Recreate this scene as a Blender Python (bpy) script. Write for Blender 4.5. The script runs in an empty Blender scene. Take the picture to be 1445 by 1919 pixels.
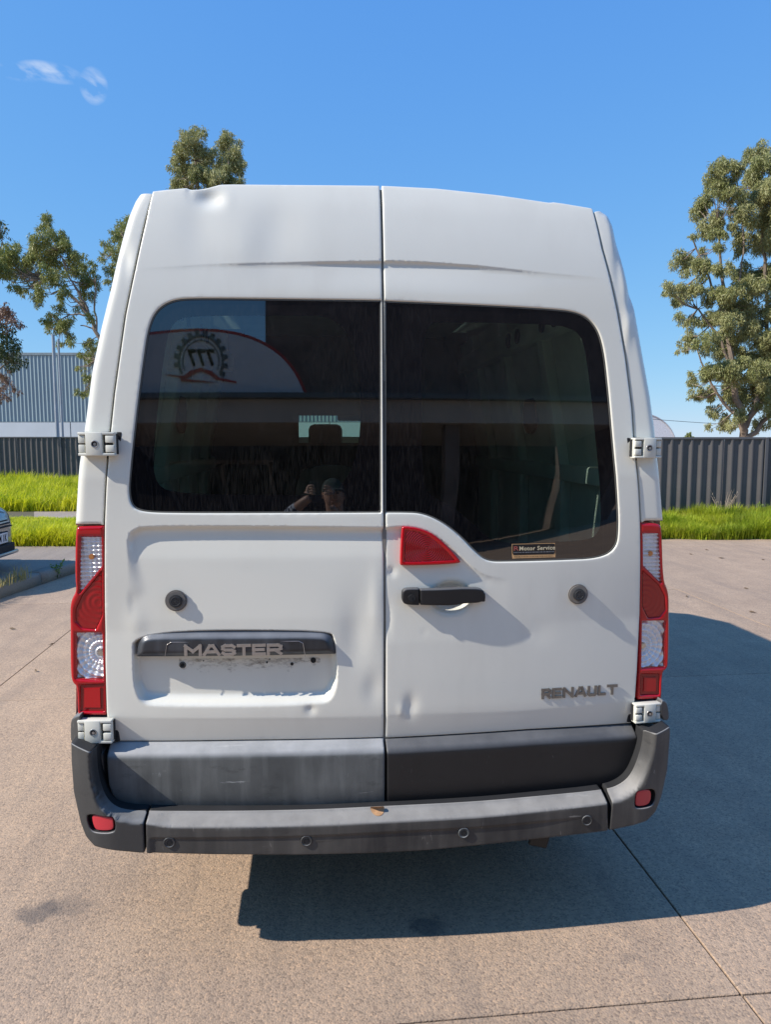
import bpy, bmesh, math, random
import numpy as np
from mathutils import Vector, Matrix
from mathutils.geometry import delaunay_2d_cdt
random.seed(7); rng = np.random.default_rng(7)
sc = bpy.context.scene
COL = sc.collection
R = math.radians

# ------------------------------------------------------------------ camera
FPX = 1340.0; PW, PH = 1445.0, 1919.0
PITCH = math.atan(135 / FPX); YAW = R(6.0)
CAMLOC = Vector((-0.2417, -2.3, 1.72))
cd = bpy.data.cameras.new('camera'); cam = bpy.data.objects.new('camera', cd); COL.objects.link(cam)
cam.location = CAMLOC; cam.rotation_euler = (R(90) - PITCH, 0, -YAW)
cd.sensor_fit = 'VERTICAL'; cd.sensor_height = 36; cd.lens = 36 * FPX / PH
cd.clip_start = 0.05; cd.clip_end = 1500
sc.camera = cam
# ------------------------------------------------------------------ light
SUN = Vector((-1.0, -0.205, 0.85)).normalized()
world = bpy.data.worlds.new('World'); sc.world = world; world.use_nodes = True
wt = world.node_tree; wt.nodes.clear()
def wn(t, **k):
    n = wt.nodes.new(t)
    for a, b in k.items(): setattr(n, a, b)
    return n
sky = wn('ShaderNodeTexSky', sky_type='NISHITA', sun_disc=False)
sky.sun_elevation = math.asin(SUN.z); sky.sun_rotation = math.atan2(SUN.x, SUN.y)
sky.air_density = 1.0; sky.dust_density = 0.0; sky.ozone_density = 4.0; sky.altitude = 100
sky_sep = wn('ShaderNodeSeparateColor'); sky_com = wn('ShaderNodeCombineColor')
bg = wn('ShaderNodeBackground'); bg.inputs['Strength'].default_value = 0.10
wo = wn('ShaderNodeOutputWorld')
wt.links.new(sky.outputs[0], sky_sep.inputs[0])     # camera-like tone response of the whole sky
for i_, (a_, p_) in enumerate(((0.126, 0.72), (0.272, 0.48), (0.685, 0.157))):
    n1_ = wn('ShaderNodeMath', operation='POWER'); wt.links.new(sky_sep.outputs[i_], n1_.inputs[0]); n1_.inputs[1].default_value = p_
    n2_ = wn('ShaderNodeMath', operation='MULTIPLY'); wt.links.new(n1_.outputs[0], n2_.inputs[0]); n2_.inputs[1].default_value = a_ / (0.10 * 2 ** 0.5); wt.links.new(n2_.outputs[0], sky_com.inputs[i_])
cf = Vector((math.sin(YAW) * math.cos(PITCH), math.cos(YAW) * math.cos(PITCH), -math.sin(PITCH)))
cr = Vector((math.cos(YAW), -math.sin(YAW), 0)); cu = cr.cross(cf)
def ray(px, py): return cf + cr * ((px - PW / 2) / FPX) + cu * ((PH / 2 - py) / FPX)
# thin cloud wisp in the sky (fixed compass direction)
d0 = ray(128, 153).normalized(); wr = Vector((d0.y, -d0.x, 0)).normalized(); wu = wr.cross(d0)
tc = wn('ShaderNodeTexCoord')
def wdot(v):
    n = wn('ShaderNodeVectorMath', operation='DOT_PRODUCT'); wt.links.new(tc.outputs['Generated'], n.inputs[0]); n.inputs[1].default_value = v; return n.outputs['Value']
def wmath(op, a, b=None, c=None):
    n = wn('ShaderNodeMath', operation=op)
    for i, v in enumerate((a, b, c)):
        if v is None: continue
        if isinstance(v, (int, float)): n.inputs[i].default_value = v
        else: wt.links.new(v, n.inputs[i])
    return n.outputs[0]
u_ = wdot(wr); v_ = wdot(wu); front = wdot(d0)
uv = wn('ShaderNodeCombineXYZ'); wt.links.new(wmath('MULTIPLY', u_, 14), uv.inputs[0])
wt.links.new(wmath('MULTIPLY', wmath('ADD', v_, wmath('MULTIPLY', u_, 0.25)), 26), uv.inputs[1])
nz = wn('ShaderNodeTexNoise'); nz.inputs['Scale'].default_value = 1.7; nz.inputs['Detail'].default_value = 8; nz.inputs['Distortion'].default_value = 0.25
wt.links.new(uv.outputs[0], nz.inputs['Vector'])
def blob(cu0, cv0, su, sv):
    a = wmath('POWER', wmath('DIVIDE', wmath('SUBTRACT', u_, cu0), su), 2); b = wmath('POWER', wmath('DIVIDE', wmath('SUBTRACT', v_, cv0), sv), 2)
    return wmath('MAXIMUM', wmath('SUBTRACT', 1.0, wmath('ADD', a, b)), 0.0)
m = wmath('ADD', wmath('ADD', blob(0.026, 0.000, 0.016, 0.020), wmath('MULTIPLY', blob(-0.018, 0.006, 0.036, 0.011), 0.8)), wmath('MULTIPLY', blob(-0.052, 0.000, 0.026, 0.009), 0.75))
m = wmath('MULTIPLY', m, wmath('MAXIMUM', wmath('MULTIPLY', wmath('SUBTRACT', nz.outputs[0], 0.42), 3.2), 0.0))
m = wmath('MULTIPLY', m, wmath('GREATER_THAN', front, 0.5)); m = wmath('MINIMUM', wmath('MULTIPLY', m, 1.1), 0.5)
mx = wn('ShaderNodeMixRGB'); wt.links.new(m, mx.inputs[0]); wt.links.new(sky_com.outputs[0], mx.inputs[1]); mx.inputs[2].default_value = (6.5, 6.8, 7.2, 1)
wt.links.new(mx.outputs[0], bg.inputs['Color']); wt.links.new(bg.outputs[0], wo.inputs[0])
sd = bpy.data.lights.new('sun', 'SUN'); sd.energy = 4.4; sd.angle = R(0.55); sd.color = (1.0, 0.935, 0.85)
so = bpy.data.objects.new('sun', sd); COL.objects.link(so); so.rotation_euler = SUN.to_track_quat('Z', 'Y').to_euler(); so.location = (0, 0, 20)
sc.view_settings.view_transform = 'Standard'; sc.view_settings.look = 'None'; sc.view_settings.gamma = 1
sc.view_settings.use_curve_mapping = False; sc.view_settings.exposure = 0.5
sc.cycles.transparent_max_bounces = 12; sc.cycles.max_bounces = 8

# ------------------------------------------------------------------ helpers: materials
class NT:
    def __init__(s, name):
        s.m = bpy.data.materials.new(name); s.m.use_nodes = True; s.t = s.m.node_tree
        s.b = s.t.nodes['Principled BSDF']; s.o = s.t.nodes['Material Output']
    def n(s, t, ins=None, **k):
        n = s.t.nodes.new(t)
        for a, b in k.items(): setattr(n, a, b)
        for a, b in (ins or {}).items():
            if hasattr(b, 'is_output'): s.t.links.new(b, n.inputs[a])
            else: n.inputs[a].default_value = b
        return n
    def pos(s, scale=(1, 1, 1)):
        g = s.n('ShaderNodeTexCoord'); mp = s.n('ShaderNodeMapping', {'Scale': scale}); s.t.links.new(g.outputs['Object'], mp.inputs[0]); return mp.outputs[0]
    def noise(s, scale, detail=4, vec=None, rough=0.55, dist=0):
        n = s.n('ShaderNodeTexNoise', {'Scale': scale, 'Detail': detail, 'Roughness': rough, 'Distortion': dist}); s.t.links.new(vec or s.pos(), n.inputs['Vector']); return n.outputs[0]
    def ramp(s, fac, stops):
        n = s.n('ShaderNodeValToRGB', {0: fac}); r = n.color_ramp
        while len(r.elements) < len(stops): r.elements.new(0.5)
        for e, (p, c) in zip(r.elements, stops):
            e.position = p; e.color = tuple(c) + (1,) if len(c) == 3 else c
        return n.outputs[0]
    def mix(s, f, a, b, mode='MIX'):
        n = s.n('ShaderNodeMixRGB', blend_type=mode)
        for i, v in enumerate((f, a, b)):
            if hasattr(v, 'is_output'): s.t.links.new(v, n.inputs[i])
            else: n.inputs[i].default_value = (tuple(v) + (1,)) if isinstance(v, tuple) else v
        return n.outputs[0]
    def math(s, op, *a):
        n = s.n('ShaderNodeMath', operation=op)
        for i, v in enumerate(a):
            if hasattr(v, 'is_output'): s.t.links.new(v, n.inputs[i])
            else: n.inputs[i].default_value = v
        return n.outputs[0]
    def set(s, **k):
        for a, v in k.items():
            a = a.replace('_', ' ')
            if hasattr(v, 'is_output'): s.t.links.new(v, s.b.inputs[a])
            else: s.b.inputs[a].default_value = (tuple(v) + (1,)) if isinstance(v, tuple) and len(v) == 3 else v
        return s
    def bump(s, h, strength=0.3, dist=0.01):
        n = s.n('ShaderNodeBump', {'Height': h, 'Strength': strength, 'Distance': dist}); s.t.links.new(n.outputs[0], s.b.inputs['Normal']); return s
def grey(v): return (v, v, v)
def simple(name, c, rough=0.5, metal=0.0, var=0.15, scale=8, coat=0, bump=0.0):
    M = NT(name); nz = M.noise(scale)
    M.set(Base_Color=M.ramp(nz, [(0.3, tuple(x * (1 - var) for x in c)), (0.7, tuple(min(1, x * (1 + var)) for x in c))]), Roughness=rough, Metallic=metal, Coat_Weight=coat)
    if bump: M.bump(M.noise(scale * 12), bump, 0.002)
    return M.m
MAT = {}
def paint(name, c, dirt=(0.42, 0.38, 0.32)):
    M = NT(name)
    n1 = M.noise(2.2, 6); n2 = M.noise(14, 8, M.pos((1, 1, 0.25))); n3 = M.noise(160, 2)
    d = M.math('MULTIPLY', M.ramp(n1, [(0.42, grey(0)), (0.75, grey(1))]), M.ramp(n2, [(0.4, grey(0)), (0.8, grey(1))]))
    sp = M.ramp(n3, [(0.75, grey(0)), (0.8, grey(1))])
    f = M.math('ADD', M.math('MULTIPLY', d, 0.30), M.math('MULTIPLY', sp, 0.35))
    g = M.n('ShaderNodeNewGeometry'); sx = M.n('ShaderNodeSeparateXYZ', {0: g.outputs['Position']})
    low = M.n('ShaderNodeMapRange', {0: sx.outputs[2], 1: 1.0, 2: 0.62, 3: 0.0, 4: 0.30}).outputs[0]
    f = M.math('ADD', f, M.math('MULTIPLY', low, M.math('ADD', M.noise(5, 5), 0.25)))
    M.set(Base_Color=M.mix(f, c, dirt), Roughness=M.math('ADD', 0.24, M.math('MULTIPLY', n2, 0.2)), Coat_Weight=0.6, Coat_Roughness=0.07)
    M.bump(M.noise(3.0, 2), 0.05, 0.01)
    return M.m
MAT['paint'] = paint('white_van_paint', (0.735, 0.72, 0.64))
MAT['hinge'] = simple('hinge_paint', (0.64, 0.63, 0.55), 0.4, var=0.06)
MAT['seal'] = simple('rubber_seal', (0.10, 0.10, 0.09), 0.7, var=0.2)
MAT['dark'] = simple('black_void_plastic', (0.012, 0.012, 0.013), 0.8, var=0.3)
def plastic(name, c, c2, rough=0.55, vs=1.0):
    M = NT(name)
    a = M.noise(3.5, 7); st = M.noise(22, 6, M.pos((1.0, 1, 0.12)), dist=0.3); sc_ = M.noise(40, 6, M.pos((0.15, 1, 1.6)))
    f = M.math('ADD', M.math('MULTIPLY', M.ramp(a, [(0.35, grey(0)), (0.7, grey(1))]), 0.6), M.math('MULTIPLY', M.ramp(st, [(0.45, grey(0)), (0.75, grey(1))]), 0.4 * vs))
    col = M.mix(f, c, c2)
    scr = M.ramp(sc_, [(0.70, grey(0)), (0.73, grey(1))])
    col = M.mix(M.math('MULTIPLY', scr, 0.5), col, tuple(min(1, x * 2.2 + 0.05) for x in c2))
    sc2 = M.ramp(M.noise(55, 5, M.pos((1.0, 1, 0.22)), dist=1.5), [(0.69, grey(0)), (0.72, grey(1))]); col = M.mix(M.math('MULTIPLY', sc2, 0.30), col, tuple(min(1, x * 2.0 + 0.06) for x in c2))
    wn_ = M.noise(9, 9, M.pos((1, 1, 3)), rough=0.7); scuff = M.ramp(wn_, [(0.60, grey(0)), (0.66, grey(1))])
    col = M.mix(M.math('MULTIPLY', scuff, 0.3), col, tuple(x * 0.45 for x in c))
    g = M.n('ShaderNodeNewGeometry'); sx = M.n('ShaderNodeSeparateXYZ', {0: g.outputs['Normal']})     # faces that look up coloured lighter: dust and painted-in bright bevels
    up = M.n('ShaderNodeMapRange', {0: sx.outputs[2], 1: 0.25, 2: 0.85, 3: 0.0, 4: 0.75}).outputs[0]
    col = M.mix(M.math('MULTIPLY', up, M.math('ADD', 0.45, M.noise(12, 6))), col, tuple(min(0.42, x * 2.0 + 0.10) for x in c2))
    M.set(Base_Color=col, Roughness=rough, Specular_IOR_Level=0.4)
    M.bump(M.noise(420, 3), 0.25, 0.0015)
    return M.m
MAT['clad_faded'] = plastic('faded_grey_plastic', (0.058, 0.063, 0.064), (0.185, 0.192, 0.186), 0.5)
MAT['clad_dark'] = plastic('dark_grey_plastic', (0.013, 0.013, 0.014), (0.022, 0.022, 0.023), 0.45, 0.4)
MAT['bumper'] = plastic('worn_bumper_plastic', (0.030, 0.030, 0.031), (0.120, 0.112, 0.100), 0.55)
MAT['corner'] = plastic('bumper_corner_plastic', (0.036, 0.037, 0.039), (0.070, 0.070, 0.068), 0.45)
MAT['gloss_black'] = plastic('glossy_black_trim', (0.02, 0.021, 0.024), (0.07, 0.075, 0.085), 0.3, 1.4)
MAT['chrome_dirty'] = simple('tarnished_chrome', (0.62, 0.61, 0.58), 0.2, 0.9, 0.06, 60)
MAT['badge_grey'] = simple('dull_badge_metal', (0.42, 0.41, 0.40), 0.3, 0.75, 0.1, 60)
MAT['badge_dark'] = simple('aged_badge_metal', (0.20, 0.19, 0.175), 0.35, 0.6, 0.1, 60)
MAT['orange'] = simple('bare_orange_chip', (0.42, 0.24, 0.12), 0.8, var=0.25, scale=60)
def lens(name, c, rough=0.12, emis=0, ring=None):
    M = NT(name); M.set(Base_Color=c, Roughness=rough, Coat_Weight=0.25, Coat_Roughness=0.04)
    return M.m
MAT['red'] = lens('red_lens', (0.44, 0.003, 0.008)); MAT['red_dark'] = lens('dark_red_lens', (0.27, 0.003, 0.007))
MAT['red_refl'] = lens('red_reflector', (0.52, 0.03, 0.045), 0.3)
MAT['pink'] = lens('pink_edge_lens', (0.42, 0.17, 0.17), 0.15)
MAT['silver'] = simple('lamp_reflector_silver', (0.95, 0.95, 0.95), 0.25, 0.45, 0.03, 30)
MAT['amber'] = simple('amber_bulb', (0.75, 0.30, 0.08), 0.2, 0.2, 0.1, 30)
def glassmat(name, tint, ior=1.75, dust=0.02):
    M = NT(name); t = M.t
    tr = M.n('ShaderNodeBsdfTransparent', {0: tint + (1,)}); gl = M.n('ShaderNodeBsdfGlossy', {0: (1, 1, 1, 1), 'Roughness': 0.012})
    gb_ = M.n('ShaderNodeNewGeometry'); io_ = M.math('ADD', M.math('MULTIPLY', gb_.outputs['Backfacing'], 1 / ior - ior), ior)     # thin pane: same reflection from both sides
    fr = M.n('ShaderNodeFresnel', {'IOR': io_})
    g = M.n('ShaderNodeMixShader', {0: fr.outputs[0]}); t.links.new(tr.outputs[0], g.inputs[1]); t.links.new(gl.outputs[0], g.inputs[2])
    df = M.n('ShaderNodeBsdfDiffuse', {0: (0.5, 0.48, 0.44, 1)})
    st = M.noise(420, 2, M.pos((1, 1, 0.025)), dist=0.0); sp = M.noise(300, 2); bl = M.noise(3, 4)
    f = M.math('MULTIPLY', M.ramp(st, [(0.38, grey(0)), (0.75, grey(1))]), M.math('MULTIPLY', bl, dust * 2.6))
    f = M.math('ADD', f, M.math('MULTIPLY', M.ramp(sp, [(0.735, grey(0)), (0.76, grey(1))]), 0.10))
    mxs = M.n('ShaderNodeMixShader', {0: f}); t.links.new(g.outputs[0], mxs.inputs[1]); t.links.new(df.outputs[0], mxs.inputs[2])
    t.links.new(mxs.outputs[0], M.o.inputs[0])
    return M.m
MAT['glass'] = glassmat('tinted_dusty_glass', (0.40, 0.52, 0.475), 2.05, 0.018)
MAT['frit'] = None
def fritmat():
    M = NT('black_frit_border'); st = M.noise(420, 2, M.pos((1, 1, 0.025)))
    M.set(Base_Color=M.ramp(st, [(0.45, (0.003, 0.003, 0.004)), (0.75, (0.016, 0.015, 0.015))]), Roughness=0.02, IOR=1.9)
    return M.m
MAT['frit'] = fritmat()
MAT['clearglass'] = glassmat('clear_glass', (0.72, 0.92, 0.82), 1.5, 0.015)
MAT['lenscover'] = glassmat('clear_lamp_cover', (0.93, 0.93, 0.93), 1.45, 0.01)
MAT['tyre'] = simple('tyre_rubber', (0.03, 0.03, 0.03), 0.85)
MAT['steel'] = simple('steel_rim', (0.3, 0.3, 0.3), 0.4, 0.8)
MAT['interior'] = simple('interior_sheet_metal', (0.72, 0.76, 0.66), 0.5, var=0.12, scale=5)
MAT['intdark'] = simple('interior_dark_trim', (0.05, 0.05, 0.052), 0.8)
MAT['seatfab'] = simple('seat_fabric', (0.11, 0.12, 0.12), 0.9, scale=40)

# ------------------------------------------------------------------ helpers: objects
def tag(o, label=None, cat=None, group=None, kind=None):
    if label: o['label'] = label
    if cat: o['category'] = cat
    if group: o['group'] = group
    if kind: o['kind'] = kind
    return o
def empty(name, loc=(0, 0, 0), rz=0, **k):
    o = bpy.data.objects.new(name, None); COL.objects.link(o); o.location = loc; o.rotation_euler = (0, 0, rz); o.empty_display_size = 0.2
    return tag(o, **k)
def link(name, me, mat, parent=None, smooth=False):
    o = bpy.data.objects.new(name, me); COL.objects.link(o)
    for mm in (mat if isinstance(mat, (list, tuple)) else [mat]): me.materials.append(mm)
    if smooth: me.polygons.foreach_set('use_smooth', [True] * len(me.polygons))
    if parent is not None: o.parent = parent
    return o
def mesh_np(name, V, F):
    me = bpy.data.meshes.new(name); V = np.asarray(V, dtype=np.float32); F = np.asarray(F, dtype=np.int32)
    me.vertices.add(len(V)); me.vertices.foreach_set('co', V.ravel())
    k = F.shape[1]; me.loops.add(F.size); me.loops.foreach_set('vertex_index', F.ravel())
    me.polygons.add(len(F)); me.polygons.foreach_set('loop_start', np.arange(0, F.size, k, dtype=np.int32))
    me.update(calc_edges=True); me.validate(); return me
class MB:
    def __init__(s): s.bm = bmesh.new()
    def box(s, c, size, bev=0.0, rot=None, seg=2):
        b = bmesh.new(); bmesh.ops.create_cube(b, size=1.0)
        bmesh.ops.scale(b, vec=size, verts=b.verts)
        if bev: bmesh.ops.bevel(b, geom=b.edges[:], offset=bev, segments=seg, affect='EDGES', profile=0.5)
        M = Matrix.Translation(c) @ (rot.to_4x4() if rot is not None else Matrix.Identity(4)); b.transform(M); s.add(b); return s
    def add(s, b):
        me = bpy.data.meshes.new('t'); b.to_mesh(me); s.bm.from_mesh(me); bpy.data.meshes.remove(me); b.free(); return s
    def cyl(s, c, r, h, axis='y', seg=24, r2=None, bev=0.0):
        b = bmesh.new(); bmesh.ops.create_cone(b, cap_ends=True, segments=seg, radius1=r, radius2=r if r2 is None else r2, depth=h)
        if bev: bmesh.ops.bevel(b, geom=[e for e in b.edges if e.calc_face_angle(0) > 0.8], offset=bev, segments=2, affect='EDGES')
        rot = {'y': Matrix.Rotation(R(90), 4, 'X'), 'x': Matrix.Rotation(R(90), 4, 'Y'), 'z': Matrix.Identity(4)}[axis]
        b.transform(Matrix.Translation(c) @ rot); s.add(b); return s
    def ring(s, c, r, rr, axis='y', seg=28, mseg=8, sq=1.0):
        V = []; F = []
        for i in range(seg):
            a = 2 * math.pi * i / seg
            for j in range(mseg):
                q = 2 * math.pi * j / mseg; rad = r + rr * math.cos(q); h = rr * math.sin(q) * sq
                p = (rad * math.cos(a), h, rad * math.sin(a)) if axis == 'y' else ((h, rad * math.cos(a), rad * math.sin(a)) if axis == 'x' else (rad * math.cos(a), rad * math.sin(a), h))
                V.append((c[0] + p[0], c[1] + p[1], c[2] + p[2]))
                F.append((i * mseg + j, i * mseg + (j + 1) % mseg, ((i + 1) % seg) * mseg + (j + 1) % mseg, ((i + 1) % seg) * mseg + j))
        vs = [s.bm.verts.new(v) for v in V]
        for f in F: s.bm.faces.new([vs[i] for i in f])
        return s
    def prism(s, pts, y0, y1):      # polygon in x,z extruded along y
        a = [s.bm.verts.new((p[0], y0, p[1])) for p in pts]; b = [s.bm.verts.new((p[0], y1, p[1])) for p in pts]
        n = len(pts)
        s.bm.faces.new(a); s.bm.faces.new(b[::-1])
        for i in range(n): s.bm.faces.new((a[i], b[i], b[(i + 1) % n], a[(i + 1) % n]))
        return s
    def tube(s, pts, rad, seg=8):
        pts = [Vector(p) for p in pts]; n = len(pts); rad = rad if isinstance(rad, (list, tuple)) else [rad] * n; rows = []
        for i, p in enumerate(pts):
            d = (pts[min(i + 1, n - 1)] - pts[max(i - 1, 0)]).normalized()
            a = d.cross(Vector((0.3, 1, 0.1))).normalized(); b = d.cross(a)
            rows.append([s.bm.verts.new(p + (a * math.cos(2 * math.pi * j / seg) + b * math.sin(2 * math.pi * j / seg)) * rad[i]) for j in range(seg)])
        for i in range(n - 1):
            for j in range(seg): s.bm.faces.new((rows[i][j], rows[i][(j + 1) % seg], rows[i + 1][(j + 1) % seg], rows[i + 1][j]))
        s.bm.faces.new(rows[0][::-1]); s.bm.faces.new(rows[-1]); return s
    def build_split(s, name, mat, parent=None, smooth=False):      # every loose piece becomes an object of its own
        bm = s.bm; bm.verts.index_update(); bm.verts.ensure_lookup_table(); seen = set(); out = []
        for v in bm.verts:
            if v.index in seen: continue
            st_ = [v]; comp = {v.index}
            while st_:
                q = st_.pop()
                for e in q.link_edges:
                    w = e.other_vert(q)
                    if w.index not in comp: comp.add(w.index); st_.append(w)
            seen |= comp; m_ = MB(); mp_ = {i: m_.bm.verts.new(bm.verts[i].co) for i in sorted(comp)}
            for f in bm.faces:
                if f.verts[0].index in comp: m_.bm.faces.new([mp_[x.index] for x in f.verts])
            out.append(m_.build(name, mat, parent, smooth))
        bm.free(); return out
    def build(s, name, mat, parent=None, smooth=False, label=None):
        bmesh.ops.recalc_face_normals(s.bm, faces=s.bm.faces[:])
        me = bpy.data.meshes.new(name); s.bm.to_mesh(me); s.bm.free()
        o = link(name, me, mat, parent)
        if smooth:
            me.polygons.foreach_set('use_smooth', [True] * len(me.polygons))
            try: me.set_sharp_from_angle(angle=R(38))
            except Exception: pass
        if label: o['label'] = label
        return o
def ss(e0, e1, x):
    t = np.clip((x - e0) / (e1 - e0), 0, 1); return t * t * (3 - 2 * t)
def resample(pts, step, closed=True, smooth=True):
    p = np.array(pts, float)
    q = np.vstack([p, p[:1]]) if closed else p
    s = np.concatenate([[0], np.cumsum(np.linalg.norm(np.diff(q, axis=0), axis=1))])
    n = max(int(s[-1] / step), 4); t = np.linspace(0, s[-1], n, endpoint=not closed)
    return np.stack([np.interp(t, s, q[:, 0]), np.interp(t, s, q[:, 1])], 1)
def chaikin(pts, it=2, closed=True, keep=0.999):
    """corner rounding; points given as ((x,z),'s') stay sharp"""
    p = [np.array(a[:2], float) for a in pts]; sh = [len(a) > 2 for a in pts]
    for _ in range(it):
        q = []; s2 = []; n = len(p)
        for i in range(n if closed else n - 1):
            a, b = p[i], p[(i + 1) % n]
            if sh[i]: q.append(a); s2.append(True)
            else: q.append(a * .75 + b * .25); s2.append(False)
            if not sh[(i + 1) % n]: q.append(a * .25 + b * .75); s2.append(False)
        if not closed: q = [p[0]] + q + [p[-1]]; s2 = [True] + s2 + [True]
        p, sh = q, s2
    return np.array(p)
def seg_dist(P, poly, closed=True):
    A = poly; B = np.roll(poly, -1, 0)
    if not closed: A, B = poly[:-1], poly[1:]
    out = np.full(len(P), 1e9)
    for k in range(0, len(P), 4000):
        Q = P[k:k + 4000, None, :]; d = (B - A)[None]; L = np.maximum((d ** 2).sum(-1), 1e-12)
        t = np.clip(((Q - A[None]) * d).sum(-1) / L, 0, 1); out[k:k + 4000] = np.sqrt((((A[None] + t[..., None] * d) - Q) ** 2).sum(-1)).min(1)
    return out
def inside(P, poly):
    x, y = P[:, 0], P[:, 1]; c = np.zeros(len(P), bool); n = len(poly); j = n - 1
    for i in range(n):
        xi, yi = poly[i]; xj, yj = poly[j]
        if yi != yj:
            m = ((yi > y) != (yj > y)) & (x < (xj - xi) * (y - yi) / (yj - yi) + xi); c ^= m
        j = i
    return c
def sdist(P, poly):
    d = seg_dist(P, poly); return np.where(inside(P, poly), d, -d)
def shell(name, poly, yf, h, thick, r, mat, parent=None, holes=(), refine=(), bstep=None, wall_mat=None, keep_sharp=False):
    bstep = bstep or h * 0.8
    poly = resample(poly, bstep); holes = [resample(q, bstep) for q in holes]
    loops = [poly] + holes
    pts = [p for l in loops for p in l]; edges = []; o = 0
    for l in loops:
        edges += [(o + i, o + (i + 1) % len(l)) for i in range(len(l))]; o += len(l)
    nb = len(pts)
    x0, z0 = poly.min(0); x1, z1 = poly.max(0)
    gx, gz = np.meshgrid(np.arange(x0, x1, h), np.arange(z0, z1, h)); gx = gx + (np.arange(gx.shape[0])[:, None] % 2) * h / 2
    G = np.stack([gx.ravel(), gz.ravel()], 1)
    extra = []
    if r > 0:
        for l in loops:
            nrm = np.roll(l, -1, 0) - np.roll(l, 1, 0); nrm = np.stack([nrm[:, 1], -nrm[:, 0]], 1) / np.maximum(np.linalg.norm(nrm, axis=1), 1e-9)[:, None]
            for k in (0.12, 0.35, 0.7, 1.05):
                extra += [l + nrm * r * k, l - nrm * r * k]
    for l, offs in refine:
        l = resample(l, h * 0.7, closed=False); nrm = np.gradient(l, axis=0); nrm = np.stack([nrm[:, 1], -nrm[:, 0]], 1) / np.maximum(np.linalg.norm(nrm, axis=1), 1e-9)[:, None]
        for q in offs: extra.append(l + nrm * q)
    def ok(P, m):
        g = inside(P, poly)
        for hh in holes: g &= ~inside(P, hh)
        for l in loops: g &= seg_dist(P, l) > m
        return P[g]
    G = ok(G, max(r * 1.2, h * 0.5)); ex = ok(np.vstack(extra), (r * 0.1 if r > 0 else h * 0.15)) if extra else np.zeros((0, 2))
    allp = [Vector((float(a), float(b))) for a, b in list(pts) + list(ex) + list(G)]
    res = delaunay_2d_cdt(allp, edges, [], 0, 1e-6)
    V2 = np.array([(v.x, v.y) for v in res[0]]); F = np.array([f for f in res[2] if len(f) == 3])
    cen = V2[F].mean(1); g = inside(cen, poly)
    for hh in holes: g &= ~inside(cen, hh)
    F = F[g]
    d = np.full(len(V2), 1e9)
    for l in loops: d = np.minimum(d, seg_dist(V2, l))
    y = yf(V2[:, 0], V2[:, 1])
    if r > 0:
        t = np.clip(1 - d / r, 0, 1); y = y + r * (1 - np.sqrt(np.maximum(1 - t * t, 0)))
    V3 = np.stack([V2[:, 0], y, V2[:, 1]], 1)
    a, b, c = V3[F[:, 0]], V3[F[:, 1]], V3[F[:, 2]]; nn = np.cross(b - a, c - a)[:, 1]
    F[nn > 0] = F[nn > 0][:, ::-1]
    # side walls
    e = np.sort(np.vstack([F[:, [0, 1]], F[:, [1, 2]], F[:, [2, 0]]]), axis=1); ue, cnt = np.unique(e, axis=0, return_counts=True); be = ue[cnt == 1]
    quads = []
    if thick > 0 and len(be):
        bv = np.unique(be); n0 = len(V3)
        if r > 0 and not keep_sharp: fi = {v: v for v in bv}; add = V3[bv] + [0, thick, 0]; V3 = np.vstack([V3, add]); bi = {v: n0 + i for i, v in enumerate(bv)}
        else:
            V3 = np.vstack([V3, V3[bv], V3[bv] + [0, thick, 0]]); fi = {v: n0 + i for i, v in enumerate(bv)}; bi = {v: n0 + len(bv) + i for i, v in enumerate(bv)}
        dire = set(map(tuple, np.vstack([F[:, [0, 1]], F[:, [1, 2]], F[:, [2, 0]]])))
        for p, q in be:
            if (p, q) not in dire: p, q = q, p
            quads += [(fi[q], fi[p], bi[p]), (fi[q], bi[p], bi[q])]
        F = np.vstack([F, np.array(quads)])
    o = link(name, mesh_np(name, V3, F), [mat, wall_mat] if wall_mat else mat, parent, smooth=True)
    if wall_mat and len(quads): o.data.polygons.foreach_set('material_index', [0] * (len(F) - len(quads)) + [1] * len(quads))
    if r == 0 and thick == 0:
        e_ = 0.002; X, Z = V3[:, 0], V3[:, 2]
        gx_ = (yf(X + e_, Z) - yf(X - e_, Z)) / (2 * e_); gz_ = (yf(X, Z + e_) - yf(X, Z - e_)) / (2 * e_)
        N = np.stack([gx_, -np.ones_like(gx_), gz_], 1); N /= np.linalg.norm(N, axis=1)[:, None]
        o.data.normals_split_custom_set_from_vertices(N.tolist())
    return o

# ------------------------------------------------------------------ rear surface of the van (y as a function of x, z)
_z = np.linspace(0.2, 2.7, 251); _s = np.interp(_z, [0.2, 0.74, 0.80, 0.84, 1.25, 1.5, 2.15, 2.3, 2.45, 2.6], [-0.10, -0.10, -0.06, 0, 0, 0.065, 0.065, 0.13, 0.24, 0.5])
_y = np.cumsum(_s) * (_z[1] - _z[0]); _y -= np.interp(1.0, _z, _y)
def F0(x, z):
    k = np.interp(z, [1.1, 1.6], [0.065, 0.02])
    return k * np.asarray(x) ** 2 + np.interp(z, _z, _y)
def UP(px, py, yf=F0, off=0.0):
    d = ray(px, py); y = 0.0
    for _ in range(12):
        t = (y - CAMLOC.y) / d.y; p = CAMLOC + d * t; y = float(yf(p.x, p.z)) + off
    return (p.x, p.z)
def UPS(L, yf=F0, off=0.0): return [UP(a[0], a[1], yf, off) + tuple(a[2:]) for a in L]
def at(px, py, dist):      # a point at horizontal depth dist in front of the viewer
    d = ray(px, py); hf = Vector((math.sin(YAW), math.cos(YAW), 0)); t = dist / d.dot(hf); return CAMLOC + d * t
def surf(px, py, yf=F0, off=0.0):
    x, z = UP(px, py, yf, off); return Vector((x, float(yf(x, z)) + off, z))
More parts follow.
